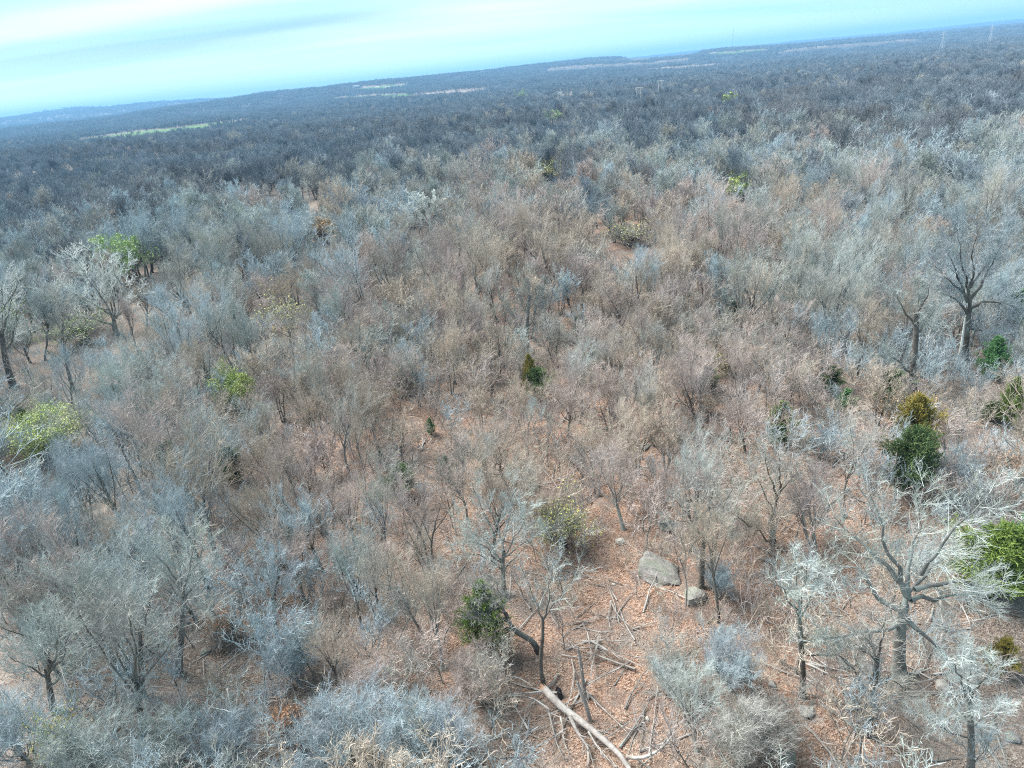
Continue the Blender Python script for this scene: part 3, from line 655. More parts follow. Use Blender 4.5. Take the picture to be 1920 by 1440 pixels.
LANDS.append((1060, 1330, 'the fallen trunk')); KEEP.append((1110, 1290, 1440, 260, 48, 1)); KEEP.append((558, 1325, 1390, 60, float(proj(*at(558, 1385), 0)[2]), .95)); KEEP += [(a, b - 50, b + 15, w_, float(proj(*at(a, b), 0)[2]), .6) for a, b, w_ in ((1238, 1085, 120), (1500, 1055, 60), (1632, 1262, 90), (1164, 1016, 30), (1512, 1335, 40), (1475, 1428, 60), (1765, 1290, 50))]; TREES.append((fx, fy, 1.5)); TREES.append((*at(1100, 1370), 2)); TREES.append((*at(1170, 1430), 2))
def snag(z, pts, r0, r1, label, m='dead_wood', cat='snag', name='dead_snag', tops=5, seed=1):
    ox, oy, s = z; P = [(ox + a * s, oy + b * s) for a, b in pts]; bx, by = at(*P[0]); root = np.array([bx, by, h1(bx, by)])
    W = [at_depth(a, b, by + .15 * i) - root for i, (a, b) in enumerate(P)]; W[0][2] = -.15
    t = thing(name, label, cat, root); b = Buf(); q, l = bough(b, W, r0, r1, 8, 9, apex=False)
    obj('trunk', b.mesh('trunk', [M[m]], True), t); rng = np.random.default_rng(seed); b = Buf(); k = tops
    pp = q[-1] + rng.normal(0, r1 * .5, (k, 3)); pp[:, 2] -= .05
    tubes(b, np.stack([pp, pp + np.array([0, 0, 1]) * rng.uniform(.1, .5, (k, 1)) + rng.normal(0, .05, (k, 3))], 1), np.stack([np.full(k, r1 * .6), np.full(k, .004)], 1), 4)
    p, d, ll, r = sprout(rng, q[None], np.array([l]), taper(np.array([r0]), np.array([r1]), 9), 5, .4, .98, 1.0, .2, .25, .45); tubes(b, grow(rng, p, d, ll, 4, .2, 0), taper(r, np.full(len(r), .01), 4), 4)
    obj('broken_top', b.mesh('broken_top', [M[m]]), t, kind='stuff'); TREES.append((bx, by, 1.2)); return t
snag(Z7, [(1135, 1125), (1125, 1040), (1115, 960), (1106, 900)], .11, .06, 'upright broken dead stem with bleached jagged top uphill of the fallen trunk', seed=1)
snag(Z7, [(1160, 1225), (1140, 1150), (1112, 1085), (1096, 1030)], .11, .06, 'leaning bleached dead stem crossing close behind the fallen trunk', seed=2)
snag(Z7, [(1022, 1120), (1016, 1090), (1010, 1070)], .13, .10, 'short blackened stump at the broken end of the fallen trunk', 'char', 'stump', 'burnt_stump', 3, 3)
snag(Z8, [(1010, 800), (1006, 770), (1004, 745)], .10, .07, 'short broken orange stub against the broad oak trunk', 'cut_wood', 'stump', 'broken_stub', 4, 4)
snag(Z5, [(1555, 925), (1530, 810), (1500, 705), (1478, 680)], .15, .05, 'dead white barkless stem leaning away from the tallest round-topped tree', 'white_bark', 'snag', 'dead_snag', 4, 5)
snag(Z5, [(1545, 925), (1572, 780), (1588, 650)], .14, .06, 'dead white barkless stem leaning in towards the tallest round-topped tree', 'white_bark', 'snag', 'dead_snag', 4, 6)
snag(Z5, [(15, 260), (12, 180), (8, 95)], .16, .06, 'single bare bleached pole-like stem standing in the open orange litter', 'dead_wood', 'snag', 'dead_snag', 3, 7)

# ------------------------------------------------------------------ cedars
CED = [gen_cedar(200 + k, 4.5, *a) for k, a in enumerate(((1.45, .04, 1.3), (1.2, .05, 1.0, .2), (1.7, .03, 1.3, .6), (1.0, .06, .9)))]
CEDM = [(a.mesh('cedar_trunk_%d' % k, [M['trunk']], True), b.mesh('cedar_foliage_%d' % k, [M['cedar']])) for k, (a, b) in enumerate(CED)]
CEDW = [1.45, 1.2, 1.7, 1.0]
def cedar(px, py, topy, wpx, mt, label, phrase=None, var=0, rz=0):
    x, y = at(px, py); ht = height_for(x, y, topy); D = proj(x, y, h1(x, y) + ht / 2)[2]; wd = wpx * D / FPX / 2
    s = ht / 4.5; sw = wd / CEDW[var]; t = thing('cedar', label, 'cedar', (x, y, h1(x, y)), (0, 0, rz), (float(sw), float(sw), s), 'evergreen cedars')
    KEEP.append((px, topy, py, wpx * .7, D, .9 if phrase and mt != 'cedar_dark' else .35)); obj('trunk', CEDM[var][0], t); obj('foliage', CEDM[var][1], t, mat=M[mt]); TREES.append((x, y, max(.8, wd * .8)))
    if phrase: LANDS.append((px, (py + topy) / 2, phrase))
cedar(918, 1222, 1090, 105, 'cedar', 'conical bright green cedar in the centre slope under pale bent branches', 'the conical cedar', 0, .5)
cedar(1462, 835, 752, 66, 'cedar', 'leaning dark green cedar standing alone on pink-brown litter', 'the lone slope cedar', 1, 1)
cedar(1585, 775, 728, 42, 'cedar_bright', 'small ragged bluish-green cedar beside a thin dark trunk', 'the ragged little cedar', 3, 2)
cedar(1558, 735, 686, 50, 'cedar_dark', 'small rounded dull green cedar uphill of the ragged little cedar', 'the dull round cedar', 2, 3)
cedar(1664, 765, 692, 64, 'cedar_dark', 'dark green cedar at the foot of the forked grey tree', 'the dark green cedar', 2, 4)
cedar(1706, 870, 740, 84, 'cedar_olive', 'large olive-gold cedar half screened by pale twigs', 'the olive-gold cedar', 2, 5)
cedar(1700, 930, 800, 110, 'cedar_dark', 'dull green cedar wrapped in silvery twigs below the olive-gold cedar', None, 2, 2.2)
cedar(1888, 800, 706, 46, 'cedar', 'upright dark cedar with olive tip near the right-hand edge', 'the upright edge cedar', 1, 6)
cedar(1858, 790, 752, 42, 'cedar_dark', 'low dark green cedar touching the upright edge cedar', None, 2, 1.5)
cedar(1856, 712, 630, 60, 'cedar_bright', 'bright green cedar behind white dead twigs below the tallest tree', 'the bright green cedar', 0, 7)
cedar(1855, 1120, 985, 165, 'cedar', 'wide spreading cedar at the right-hand edge under bluish branches', 'the wide cedar', 2, 8)
cedar(1930, 1090, 945, 120, 'cedar_bright', 'bluish-green cedar cut by the right-hand edge behind the wide cedar', None, 0, 2)
cedar(1872, 1262, 1200, 66, 'cedar_olive', 'small olive-green cedar on open tan leaf litter', 'the small olive cedar', 2, 9)
cedar(997, 745, 664, 36, 'cedar_olive', 'olive-gold topped cedar in front of the round-crowned oak', 'the olive-topped cedar', 1, 10)
cedar(1010, 752, 690, 62, 'cedar_dark', 'dull green cedar veiled by twigs under the olive-topped cedar', None, 2, 11)
cedar(1090, 640, 588, 34, 'cedar_dark', 'round dark olive cedar among grey twigs', 'the round olive cedar', 2, 12)
cedar(1113, 655, 612, 28, 'cedar_dark', 'small dull cedar tucked behind the round olive cedar', None, 2, 3)
cedar(809, 815, 784, 20, 'cedar_bright', 'tiny bright green cedar at the foot of two tall dark trunks', 'the tiny bright cedar', 3, 13)
cedar(100, 440, 411, 34, 'cedar_olive', 'dark olive cedar alone in the blue-grey wood', 'the far dark cedar', 2, 14)
cedar(324, 412, 391, 16, 'cedar_dark', 'small dark cedar, upper one of a distant pair', None, 2, 15)
cedar(290, 415, 399, 22, 'cedar_dark', 'small dark cedar, broader one of a distant pair', None, 2, 16)
cedar(1328, 735, 690, 44, 'cedar_dark', 'domed grey-green cedar among curly bare limbs', 'the domed grey-green cedar', 2, 17)
cedar(1908, 610, 540, 60, 'cedar_bright', 'hazy green cedar cut by the edge above the bright green cedar', None, 0, 18)
cedar(1375, 600, 565, 32, 'cedar_dark', 'faint green cedar veiled by twigs uphill of the domed grey-green cedar', None, 2, 19)
cedar(1144, 685, 662, 22, 'cedar_olive', 'very small yellowish cedar in the pinkish sapling thicket', None, 3, 20)
cedar(840, 905, 855, 32, 'cedar_dark', 'narrow dull green cedar on the orange slope', 'the narrow dull cedar', 1, 21)
cedar(757, 935, 872, 68, 'cedar_dark', 'veiled grey-green cedar behind whitish branches', 'the veiled cedar', 2, 22)
cedar(442, 905, 840, 60, 'cedar_dark', 'dim green cedar sunk among grey crowns', 'the dim sunken cedar', 2, 23)
cedar(330, 890, 830, 80, 'cedar_dark', 'dim wide cedar in the shadowy gully', 'the gully cedar', 2, 24)
cedar(716, 872, 838, 20, 'cedar_dark', 'small dark cedar among slender black trunks', None, 3, 25)
cedar(50, 800, 765, 30, 'cedar_dark', 'dark low cedar beside the lime-green bush', None, 2, 26)

# ------------------------------------------------------------------ trees already in leaf
def leafy(px, py, topy, wpx, leafm, twm, label, phrase, seed, density=1.0, size=.09, name='budding_tree', group='trees in early leaf', cat='tree'):
    x, y = at(px, py); ht = height_for(x, y, topy); D = float(proj(x, y, h1(x, y) + ht / 2)[2]); wd = wpx * D / FPX / 2
    far = D > 110; rng = np.random.default_rng(seed)
    tb, cb, tips = gen_tree(seed, ht, .14 * ht / 8, .28, (7, 6, 5, 5 if not far else 3), .85, tw=.010 if not far else .03, twl=.5, trop=.09, stems=1 if ht > 6 else 3)
    w0 = np.percentile(np.abs(tips[:, :2]), 92); z0 = np.percentile(tips[:, 2], 98); s = (wd / w0 * .95, wd / w0 * .95, ht / z0)
    t = thing(name, label, cat, (x, y, h1(x, y)), (0, 0, 0), tuple(float(v) for v in s), group)
    obj('trunk', tb.mesh('trunk', [M['trunk']], True), t); obj('crown', cb.mesh('crown', [M[twm]]), t)
    KEEP.append((px, topy, topy + (py - topy) * .7, wpx * .75, D, .97 if phrase else .4))
    keep = tips[(rng.uniform(0, 1, len(tips)) < density * (1.0 if leafm == 'bud_green' else .85)) & (np.sin(tips[:, 0] * 2.3 + seed) * np.sin(tips[:, 1] * 2.1) * np.sin(tips[:, 2] * 2.6 + seed) > -.4)]; lb = Buf()
    leafcloud(lb, rng, keep, size / max(.5, (s[0] * s[0] * s[2]) ** .333), 2 if density >= .9 else 1, .12); obj('leaves', lb.mesh('leaves', [M[leafm]]), t)
    TREES.append((x, y, wd * .75)); 
    if phrase: LANDS.append((px, (py + topy) / 2, phrase))
leafy(268, 540, 440, 92, 'bud_soft', 'twig_cool', 'big soft green rounded tree behind the great pale sycamore', 'the soft green tree', 301, 1, .20)
leafy(98, 850, 774, 128, 'bud_green', 'twig_cool', 'wide lime-green bush among silvery twigs near the edge', 'the lime-green bush', 302, 1, .08)
leafy(447, 765, 700, 66, 'bud_green', 'twig_grey', 'bright yellow-green shrub in a gap between grey domes', 'the yellow-green shrub', 303, 1, .08)
leafy(1058, 1025, 940, 104, 'bud_yellow', 'twig_grey', 'thin yellow-flowering tree on the orange leaf slope', 'the thin yellow tree', 304, .35, .07)
leafy(1384, 375, 328, 44, 'bud_green', 'twig_grey', 'bright lime tree in the middle distance of the grey wood', 'the middle lime tree', 305, .6, .24)
leafy(1361, 208, 177, 34, 'bud_green', 'trunk', 'lone round yellow-green tree far out in the slate-grey wood', 'the far lime tree', 306, 1, .5)
leafy(1028, 338, 300, 60, 'bud_yellow', 'twig_grey', 'yellow-green spreading tree in the hazy wood above the open orange litter', 'the hazy yellow tree', 307, .6, .22)
leafy(1038, 236, 207, 42, 'bud_soft', 'trunk', 'pale yellowish round tree far out in the wood', 'the far yellowish tree', 308, .8, .4)
leafy(977, 190, 167, 24, 'bud_soft', 'trunk', 'small pale green tree just short of the far fields', None, 309, .8, .5)
leafy(545, 645, 548, 112, 'bud_yellow', 'twig_grey', 'spreading yellow-budded tree above dark trunks on orange ground', 'the yellow-budded tree', 310, .4, .12)
leafy(1585, 255, 227, 22, 'bud_green', 'trunk', 'small lime tree in the bluish wood short of the pylons', None, 311, .8, .3)
leafy(1190, 285, 266, 24, 'bud_yellow', 'twig_grey', 'small yellow-tinged tree in the slate wood', None, 312, .6, .25)
leafy(880, 340, 316, 30, 'bud_yellow', 'twig_grey', 'faint yellow-tinged tree uphill of the bright white sycamore', None, 313, .5, .2)
leafy(28, 640, 560, 70, 'bud_soft', 'twig_cool', 'soft green-tinged tree beneath the leaning creekside tree', None, 314, .5, .12)
leafy(165, 640, 590, 110, 'bud_soft', 'twig_grey', 'low green-tinged tree at the foot of the great pale sycamore', None, 315, .35, .12)
leafy(120, 1440, 1350, 110, 'bud_yellow', 'twig_blue', 'sparse yellow-green bush in the silvery lower corner', 'the sparse corner bush', 316, .3, .06)
leafy(1170, 462, 420, 100, 'bud_yellow', 'twig_grey', 'low yellow-budded bush over open orange litter', 'the low yellow bush', 317, .2, .12)
leafy(1360, 700, 655, 60, 'bud_yellow', 'twig_warm', 'faintly yellow thin sapling beside the domed grey-green cedar', None, 318, .15, .08)
leafy(755, 735, 690, 50, 'bud_soft', 'twig_grey', 'green-tinged slim sapling below the row of dark trunks', None, 319, .2, .08)
leafy(1100, 330, 318, 30, 'bud_yellow', 'twig_grey', 'yellowish low tree beyond the hazy yellow tree', None, 320, .4, .25)
leafy(1690, 800, 735, 76, 'ochre', 'twig_grey', 'gold-brown leaved shrub pressed against the olive-gold cedar', None, 321, .35, .07)
for k, a in enumerate(((555, 1385, 1328, 78, 'rust', 'twig_grey', 'rust-leaved bush still holding dead orange leaves among pale twigs', 'the rust-leaved bush', .7, .065),
        (612, 455, 412, 56, 'ochre', 'twig_warm', 'ochre-leaved round tree in the blue-grey wood', 'the ochre tree', 1, .2), (1891, 250, 226, 14, 'rust', 'trunk', 'narrow rusty tree far out near the edge', None, 1, .25),
        (420, 1200, 1165, 60, 'rust', 'twig_grey', 'small bush with scattered orange leaves in the brushy hollow', 'the small orange bush', .3, .06), (1880, 890, 855, 50, 'rust', 'twig_cool', 'low russet-leaved bush behind silvery twigs', None, .3, .08),
        (1310, 780, 742, 50, 'rust', 'twig_warm', 'thin tree holding a few russet leaves in the sapling thicket', None, .15, .08), (1165, 238, 215, 30, 'ochre', 'trunk', 'brownish round tree far out in the slate wood', None, .7, .3))):
    leafy(*a[:8], 340 + k, a[8], a[9], name='leafy_bush' if a[4] == 'rust' else 'budding_tree', group='bushes and trees holding old leaves', cat='bush' if 'bush' in a[6] else 'tree')

KEEP += [(1197, 146, 158, 9, 560, .9), (1238, 146, 158, 9, 640, .9)]
# ------------------------------------------------------------------ the bare wood
def white_near(px, py, topy, label, seed, cm='white_bark'):
    x, y = at(px, py); ht = height_for(x, y, topy)
    tb, cb, _ = gen_tree(seed, 9, .2, .3, (7, 6, 5, 4), .6, tw=.035, twl=.8)
    t = thing('white_tree', label, 'tree', (x, y, h1(x, y)), (0, 0, seed), ht / 9.3, 'pale-barked trees'); obj('trunk', tb.mesh('trunk', [M['white_bark']], True), t); obj('crown', cb.mesh('crown', [M[cm]]), t)
    KEEP.append((px, topy, py, 40, float(proj(x, y, h1(x, y))[2]), .95)); TREES.append((x, y, 3)); LANDS.append((px, (py + topy) / 2, 'the ' + ' '.join(label.split()[:3])))
white_near(582, 375, 314, 'tall dead-white tree with upright limbs in the slate wood', 401)
white_near(505, 368, 334, 'short whitish tree close by a taller dead-white one', 402)
white_near(428, 365, 330, 'faint whitish tree in the dusky wood', 403)
white_near(1052, 184, 166, 'distant whitish tree short of the far fields', 404)

FORMS = [  # how the trees of this wood grow
    (dict(Ht=9.5, r0=.13, fork=.42, n=(8, 7, 7, 7), spread=.55, trop=.15), 'straight-trunked'),
    (dict(Ht=9, r0=.16, fork=.34, n=(8, 7, 7, 7), spread=.80, trop=.12), 'wide-crowned'),
    (dict(Ht=9, r0=.10, fork=.42, n=(4, 7, 7, 7), spread=.50, stems=2, trop=.15), 'twin-stemmed'),
    (dict(Ht=8.5, r0=.14, fork=.38, n=(8, 7, 6, 7), spread=.8, gnarl=.7, trop=.10), 'crooked'),
    (dict(Ht=10, r0=.11, fork=.55, n=(8, 6, 7, 7), spread=.46, trop=.16), 'slim'),
    (dict(Ht=8.5, r0=.085, fork=.42, n=(3, 7, 7, 7), spread=.5, stems=3, trop=.15), 'many-stemmed'),
    (dict(Ht=9.5, r0=.14, fork=.45, n=(7, 7, 7, 7), spread=.65, lean=.20, trop=.13), 'leaning'),
    (dict(Ht=9, r0=.16, fork=.36, n=(9, 8, 7, 8), spread=.68, trop=.13), 'dense-crowned'),
    (dict(Ht=9, r0=.07, fork=.60, n=(6, 6, 6, 8), spread=.5, gnarl=.4, trop=.14), 'thin'),
    (dict(Ht=9.5, r0=.12, fork=.48, n=(7, 6, 7, 7), spread=.6, gnarl=.5, trop=.14), 'bent'),
]
BUSH = []
for k in range(4):
    tb, cb, _ = gen_tree(560 + k, Ht=4.2, r0=.05, fork=.16, n=(3, 8, 8, 8), spread=.6, stems=5, tw=.0052, twl=.85, trop=.15); BUSH.append((tb.mesh('bush_stem_%d' % k, [M['trunk_grey']], True), cb.mesh('bush_crown_%d' % k, [M['twig_blue']])))
for k, (px, py, ty, cm, lb) in enumerate(((650, 1440, 1300, 'twig_blue', 'silvery bare bush filling the lower edge uphill-left of the fallen trunk'), (765, 1450, 1310, 'twig_blue', 'silvery bare bush on the lower edge, between two like it'), (860, 1420, 1325, 'twig_blue', 'pale lilac-grey bush nearest the broken end of the fallen trunk'),
        (560, 1490, 1415, 'twig_blue', 'low silvery bush at the edge directly below the rust-leaved bush'), (330, 1450, 1330, 'twig_cool', 'grey bare bush at the lower edge between white stems'), (430, 1450, 1340, 'twig_blue', 'pale bare bush downhill of the small bleached tree'), (60, 1420, 1290, 'twig_blue', 'blue-grey bush in the lowest corner of the wood'),
        (190, 1460, 1340, 'twig_cool', 'grey-green bush beside the sparse corner bush'), (1370, 1290, 1180, 'twig_blue', 'lilac-grey bush on open litter below the low-forking slope tree'), (1385, 1445, 1330, 'twig_grey', 'dull grey bush low on the slope beyond the curved fallen limb'), (1440, 1400, 1300, 'twig_grey', 'tangled grey bush beside the smooth edge boulder'),
        (1250, 1300, 1200, 'twig_grey', 'small thin bush on litter above the curved fallen limb'), (900, 1310, 1215, 'twig_pink', 'pinkish-grey bush directly under the conical cedar'), (560, 1290, 1190, 'twig_blue', 'pale bush uphill of the rust-leaved bush'), (720, 1310, 1220, 'twig_pink', 'brownish bush in the shadowy leaf hollow'),
        (1345, 1120, 1050, 'twig_blue', 'silvery bush just beyond the largest lichened slab'), (1540, 860, 790, 'twig_blue', 'pale bush between the lone slope cedar and the olive-gold cedar'), (1790, 930, 840, 'twig_blue', 'silvery bush downhill of the upright edge cedar'), (250, 1060, 960, 'twig_blue', 'grey-blue bush in the thick left-hand wood'))):
    x, y = at(px, py); ht = height_for(x, y, ty); t = thing('bare_bush', lb, 'bush', (x, y, h1(x, y)), (0, 0, k * 1.7), ht / 4.3, 'bare bushes'); t.scale = (ht / 4.3 * 1.25, ht / 4.3 * 1.25, ht / 4.3)
    obj('stems', BUSH[k % 4][0], t); obj('crown', BUSH[k % 4][1], t, mat=M[cm]); TREES.append((x, y, 1.0))
NEAR = []
for k, (kw, wd) in enumerate(FORMS + [FORMS[0], FORMS[4], FORMS[8], FORMS[2]]):
    tb, cb, _ = gen_tree(500 + k, tw=.0060, twl=1.15, wig=.11, **kw); NEAR.append((tb.mesh('bare_trunk_%d' % k, [M['trunk']], True), cb.mesh('bare_crown_%d' % k, [M['twig_grey']]), wd, kw['Ht'], tb, cb))
CM = ['twig_cool', 'twig_blue', 'twig_grey', 'twig_warm', 'twig_pink']
TONE = {'twig_cool': 'greenish-grey', 'twig_blue': 'silvery', 'twig_grey': 'dull grey', 'twig_warm': 'tan', 'twig_pink': 'pinkish'}
def mix_at(x, y, u):
    """bark tone by bearing and range: warm centre, cool sides of the view, put into the colour"""
    wa = float(warm_at(x, y)); az = math.degrees(math.atan2(x, y)); d = math.hypot(x, y)
    warm = max(wa * (1 - .75 * sm(85, 150, d)), .75 * math.exp(-((az - 3) / 15) ** 2) * (1 - sm(70, 150, d))); edge = min(1, abs(az - 3) / 34) ** 1.3
    p = np.array([.32 * (1 - warm) + .1 * edge, .75 * edge * (1 - warm) + .02, .30, .75 * warm + .05, .55 * warm + .03]); p /= p.sum()  # warm-centre, cool-edge colour cast shared out among the bark tones
    return int(np.searchsorted(np.cumsum(p), u).clip(0, 4))
# thinner growth: (px, py, rx m, ry m, how much of the wood is left, how tall)
THIN = [(*at(a, b), rx, ry, k, hh) for a, b, rx, ry, k, hh in (
    (1100, 1180, 10, 9, .40, .62), (1500, 1250, 13, 9, .40, .62), (1800, 1250, 9, 7, .12, .5), (1250, 1000, 14, 10, .50, .62), (1050, 850, 16, 14, .55, .55), (1150, 720, 20, 14, .7, .55), (1450, 820, 18, 14, .45, .62),
    (880, 1230, 5, 4.5, .0, .5), (1600, 1000, 14, 8, .45, .6), (780, 870, 9, 12, .5, .7), (960, 575, 26, 7, .35, .9), (900, 700, 22, 12, .7, .5), (1160, 425, 30, 9, .3, .8), (620, 950, 7, 7, .35, .7),
    (150, 690, 16, 5, .15, .7), (1100, 1350, 7, 5, .18, .5), (700, 1180, 7, 6, .35, .55), (560, 1150, 6, 5, .5, .7), (1700, 312, 40, 6, .0, .7), (1800, 680, 16, 10, .55, .7), (1260, 450, 16, 7, .3, .8))]
def thin_at(x, y):
    k, hh = 1.0, 1.0
    for cx, cy, rx, ry, kk, h_ in THIN:
        g = math.exp(-(((x - cx) / rx) ** 2 + ((y - cy) / ry) ** 2) ** 2)
        k = min(k, 1 - (1 - kk) * g); hh = min(hh, 1 - (1 - h_) * g)
    return k, hh
TA = np.array([(a, b, c) for a, b, c in TREES])
cand = []
def blocked(x, y, ht, u):
    """would a tree here hide one of the trees the wood is known by?"""
    z = h1(x, y); bx, by, c = proj(x, y, z); tx, ty, tc_ = proj(x, y, z + ht); cw = ht * .30 * FPX / tc_; m = (bx + tx) / 2
    for (lx, lt, lb, lw, ld, pr) in KEEP:
        if ld - max(26, (.26 if pr > .9 else 0) * ld) < c < ld - .3 and abs(lx - m) < lw * .5 + cw * .75 and ty < lb - .22 * (lb - lt) and by > lt and u < pr: return True
    return False
def free(x, y, r): return np.all(np.hypot(TA[:, 0] - x, TA[:, 1] - y) > TA[:, 2] + r * .4)
rng = np.random.default_rng(77)
def jgrid(sp, rmin, rmax, amax=R(44)):
    n = int(rmax / sp) + 2; gx, gy = np.meshgrid(np.arange(-n, n + 1), np.arange(0, n + 1)); gx = gx.ravel() * sp + rng.uniform(-.48, .48, gx.size) * sp; gy = gy.ravel() * sp + rng.uniform(-.48, .48, gy.size) * sp
    r = np.hypot(gx, gy); a = np.arctan2(gx, gy); m = (r >= rmin) & (r < rmax) & (np.abs(a) < amax) & (gy > 4); return gx[m], gy[m]
NEARR, MIDR = 330, 1500
gx, gy = jgrid(2.65, 9, 70); gx2, gy2 = jgrid(3.4, 70, NEARR); gx, gy = np.concatenate([gx, gx2]), np.concatenate([gy, gy2]); fl = fields(gx, gy); cd = seg_d(gx, gy, CREEK)
for x, y, f_, c_ in zip(gx, gy, fl, cd):
    if f_ or c_ < 2.4: continue
    d = math.hypot(x, y); k, hh = (1, 1) if d > 200 else thin_at(x, y); k = k ** .42; hh = hh ** .6
    if rng.uniform() > min(1, k * (1.15 if x < -6 else .96)): continue
    if d < 140 and not free(x, y, 1.2): continue
    u = rng.uniform(); s = rng.uniform(.62, 1.12) if u < .8 else rng.uniform(1.05, 1.32)
    s *= hh * (1.12 if d > 62 else 1)
    if blocked(x, y, s * 8.5, rng.uniform()): continue
    if y < 22: s = min(s, .8)
    cand.append((x, y, s, int(rng.integers(0, len(NEAR))), mix_at(x, y, rng.uniform()), rng.uniform(0, math.tau)))
cand = np.array(cand); cz = H(cand[:, 0], cand[:, 1])
bx_, by_, bc = proj(cand[:, 0], cand[:, 1], cz); tx_, ty_, tcc = proj(cand[:, 0], cand[:, 1], cz + cand[:, 2] * 9)
mx, my = (bx_ + tx_) / 2, (by_ + ty_) / 2
show = (mx > -30) & (mx < 1950) & (my > 0) & (my < 1450) & (bc > 8) & (ty_ < 1425)
size = np.where(show, cand[:, 2] * 9 / tcc, 0)
N_IND = 278
top = np.argsort(-size)[:N_IND]; isind = np.zeros(len(cand), bool); isind[top] = True
NUM = ['next to'] + [w_ + ' out from' for w_ in 'second third fourth fifth sixth seventh eighth ninth tenth eleventh twelfth thirteenth fourteenth fifteenth sixteenth seventeenth eighteenth nineteenth twentieth twenty-first twenty-second twenty-third twenty-fourth twenty-fifth twenty-sixth twenty-seventh twenty-eighth twenty-ninth thirtieth'.split()]
DIRS = ['on its right-hand side', 'uphill and right-hand', 'straight uphill', 'uphill and left-hand', 'on its left-hand side', 'downhill and left-hand', 'straight downhill', 'downhill and right-hand']
LP = np.array([(a, b) for a, b, _ in LANDS]); buckets = {}
for i in top:
    dd = np.hypot(LP[:, 0] - mx[i], LP[:, 1] - my[i]); j = int(np.argmin(dd)); a = math.atan2(-(my[i] - LP[j, 1]), mx[i] - LP[j, 0]); s8 = int(round(a / (math.pi / 4))) % 8
    buckets.setdefault((j, s8), []).append((dd[j], int(i)))
LAB = {}
for (j, s8), L_ in buckets.items():
    for q, (_, i) in enumerate(sorted(L_)):
        s = cand[i, 2]; szw = 'tall' if s > .85 else 'middling' if s > .62 else 'small'
        LAB[i] = '%s %s %s tree, %s %s, %s' % (szw, TONE[CM[int(cand[i, 4])]], NEAR[int(cand[i, 3])][2], NUM[min(q, len(NUM) - 1)], LANDS[j][2], DIRS[s8])
for i in top:
    x, y, s, v, c, rz = cand[i]; v = int(v); nm = NEAR[v]
    t = thing('bare_tree', LAB[int(i)], 'tree', (x, y, cz[i]), (rng.normal(0, .04), rng.normal(0, .04), rz), (s * rng.uniform(.8, 1.12), s * rng.uniform(.8, 1.12), s), 'bare winter trees')
    cm = CM[int(c)]
    obj('trunk', nm[0], t, mat=M['trunk' if rng.uniform() < .6 else 'trunk_grey']); obj('crown', nm[1], t, mat=M[cm])
rest = cand[~isind]; rz_ = cz[~isind]; rd = np.hypot(rest[:, 0], rest[:, 1])
M['far_twig'] = bark('slate_grey_twigs', (.135, .165, .19), (.26, .305, .34), (.20, .20, .20), .05, 0)  # darker, bluer look of distance put into the twig colour
M['far_trunk'] = bark('slate_trunk', (.085, .088, .09), (.14, .142, .145), None, 1, 0)  # trunks carry the same distance tone in their colour
# middle wood: the same trees (full detail up to 140 m, coarser beyond)
mids = []
for v in range(6):
    kw = dict(FORMS[v][0]); kw['n'] = (min(kw['n'][0], 8), 7, 6, 5); mids.append(gen_tree(600 + v, tw=.015, twl=.95, **kw))
T1 = [joined('wood_tree', [(a, 0), (b, 1)], [M['trunk'], M[CM[c]]]) for c in range(5) for a, b, _ in mids]
def put(name, temps, X, Y, Z, S, idx, kind='stuff', tilt=.05, sz=None):
    n = len(X); rots = np.stack([rng.normal(0, tilt, n), rng.normal(0, tilt, n), rng.uniform(0, math.tau, n)], 1)
    sc = np.stack([S * rng.uniform(1.0, 1.3, n), S * rng.uniform(1.0, 1.3, n), S if sz is None else sz], 1)
    return scatter(name, temps, np.stack([X, Y, Z], 1), rots, sc, idx, kind)
far_mix = rng.uniform(0, 1, len(rest)) < sm(80, 270, rd) * .97  # farther trees increasingly take the painted distance tone
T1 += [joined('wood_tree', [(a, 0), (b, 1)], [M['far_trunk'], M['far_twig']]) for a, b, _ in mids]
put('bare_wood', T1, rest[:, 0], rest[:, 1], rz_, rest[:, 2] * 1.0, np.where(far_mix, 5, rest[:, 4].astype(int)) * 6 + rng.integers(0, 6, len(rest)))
fars = []
for v in range(5):
    kw = dict(FORMS[v][0]); kw['n'] = (7, 6, 4, 4); fars.append(gen_tree(620 + v, tw=.034, twl=1.1, **kw))
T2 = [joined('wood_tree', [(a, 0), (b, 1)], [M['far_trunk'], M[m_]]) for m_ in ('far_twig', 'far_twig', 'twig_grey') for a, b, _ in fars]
gx, gy = jgrid(5.6, NEARR, MIDR); m = fields(gx, gy) == 0; gx, gy = gx[m], gy[m]; ok = bumps(gx, gy, 160, 31) < .62; gx, gy = gx[ok], gy[ok]
hz_ = H(gx, gy); ax_, ay_, ac_ = proj(gx, gy, hz_); ux_, uy_, _u = proj(gx, gy, hz_ + 9); ok = np.ones(len(gx), bool)
for lx, lt, lb, lw, ld, pr in KEEP:
    if ld > 300: ok &= ~((np.abs(ux_ - lx) < lw * .5 + 2600 / ac_) & (ac_ > .72 * ld) & (ac_ < ld - 1) & (uy_ < lb - .3 * (lb - lt)) & (ay_ > lt))
gx, gy = gx[ok], gy[ok]
pick = np.where(rng.uniform(0, 1, len(gx)) < .93, rng.integers(0, 10, len(gx)), rng.integers(10, 15, len(gx)))
put('distant_wood', T2, gx, gy, H(gx, gy), rng.uniform(.7, 1.1, len(gx)) * (1 + .28 * bumps(gx, gy, 38, 33)), pick)
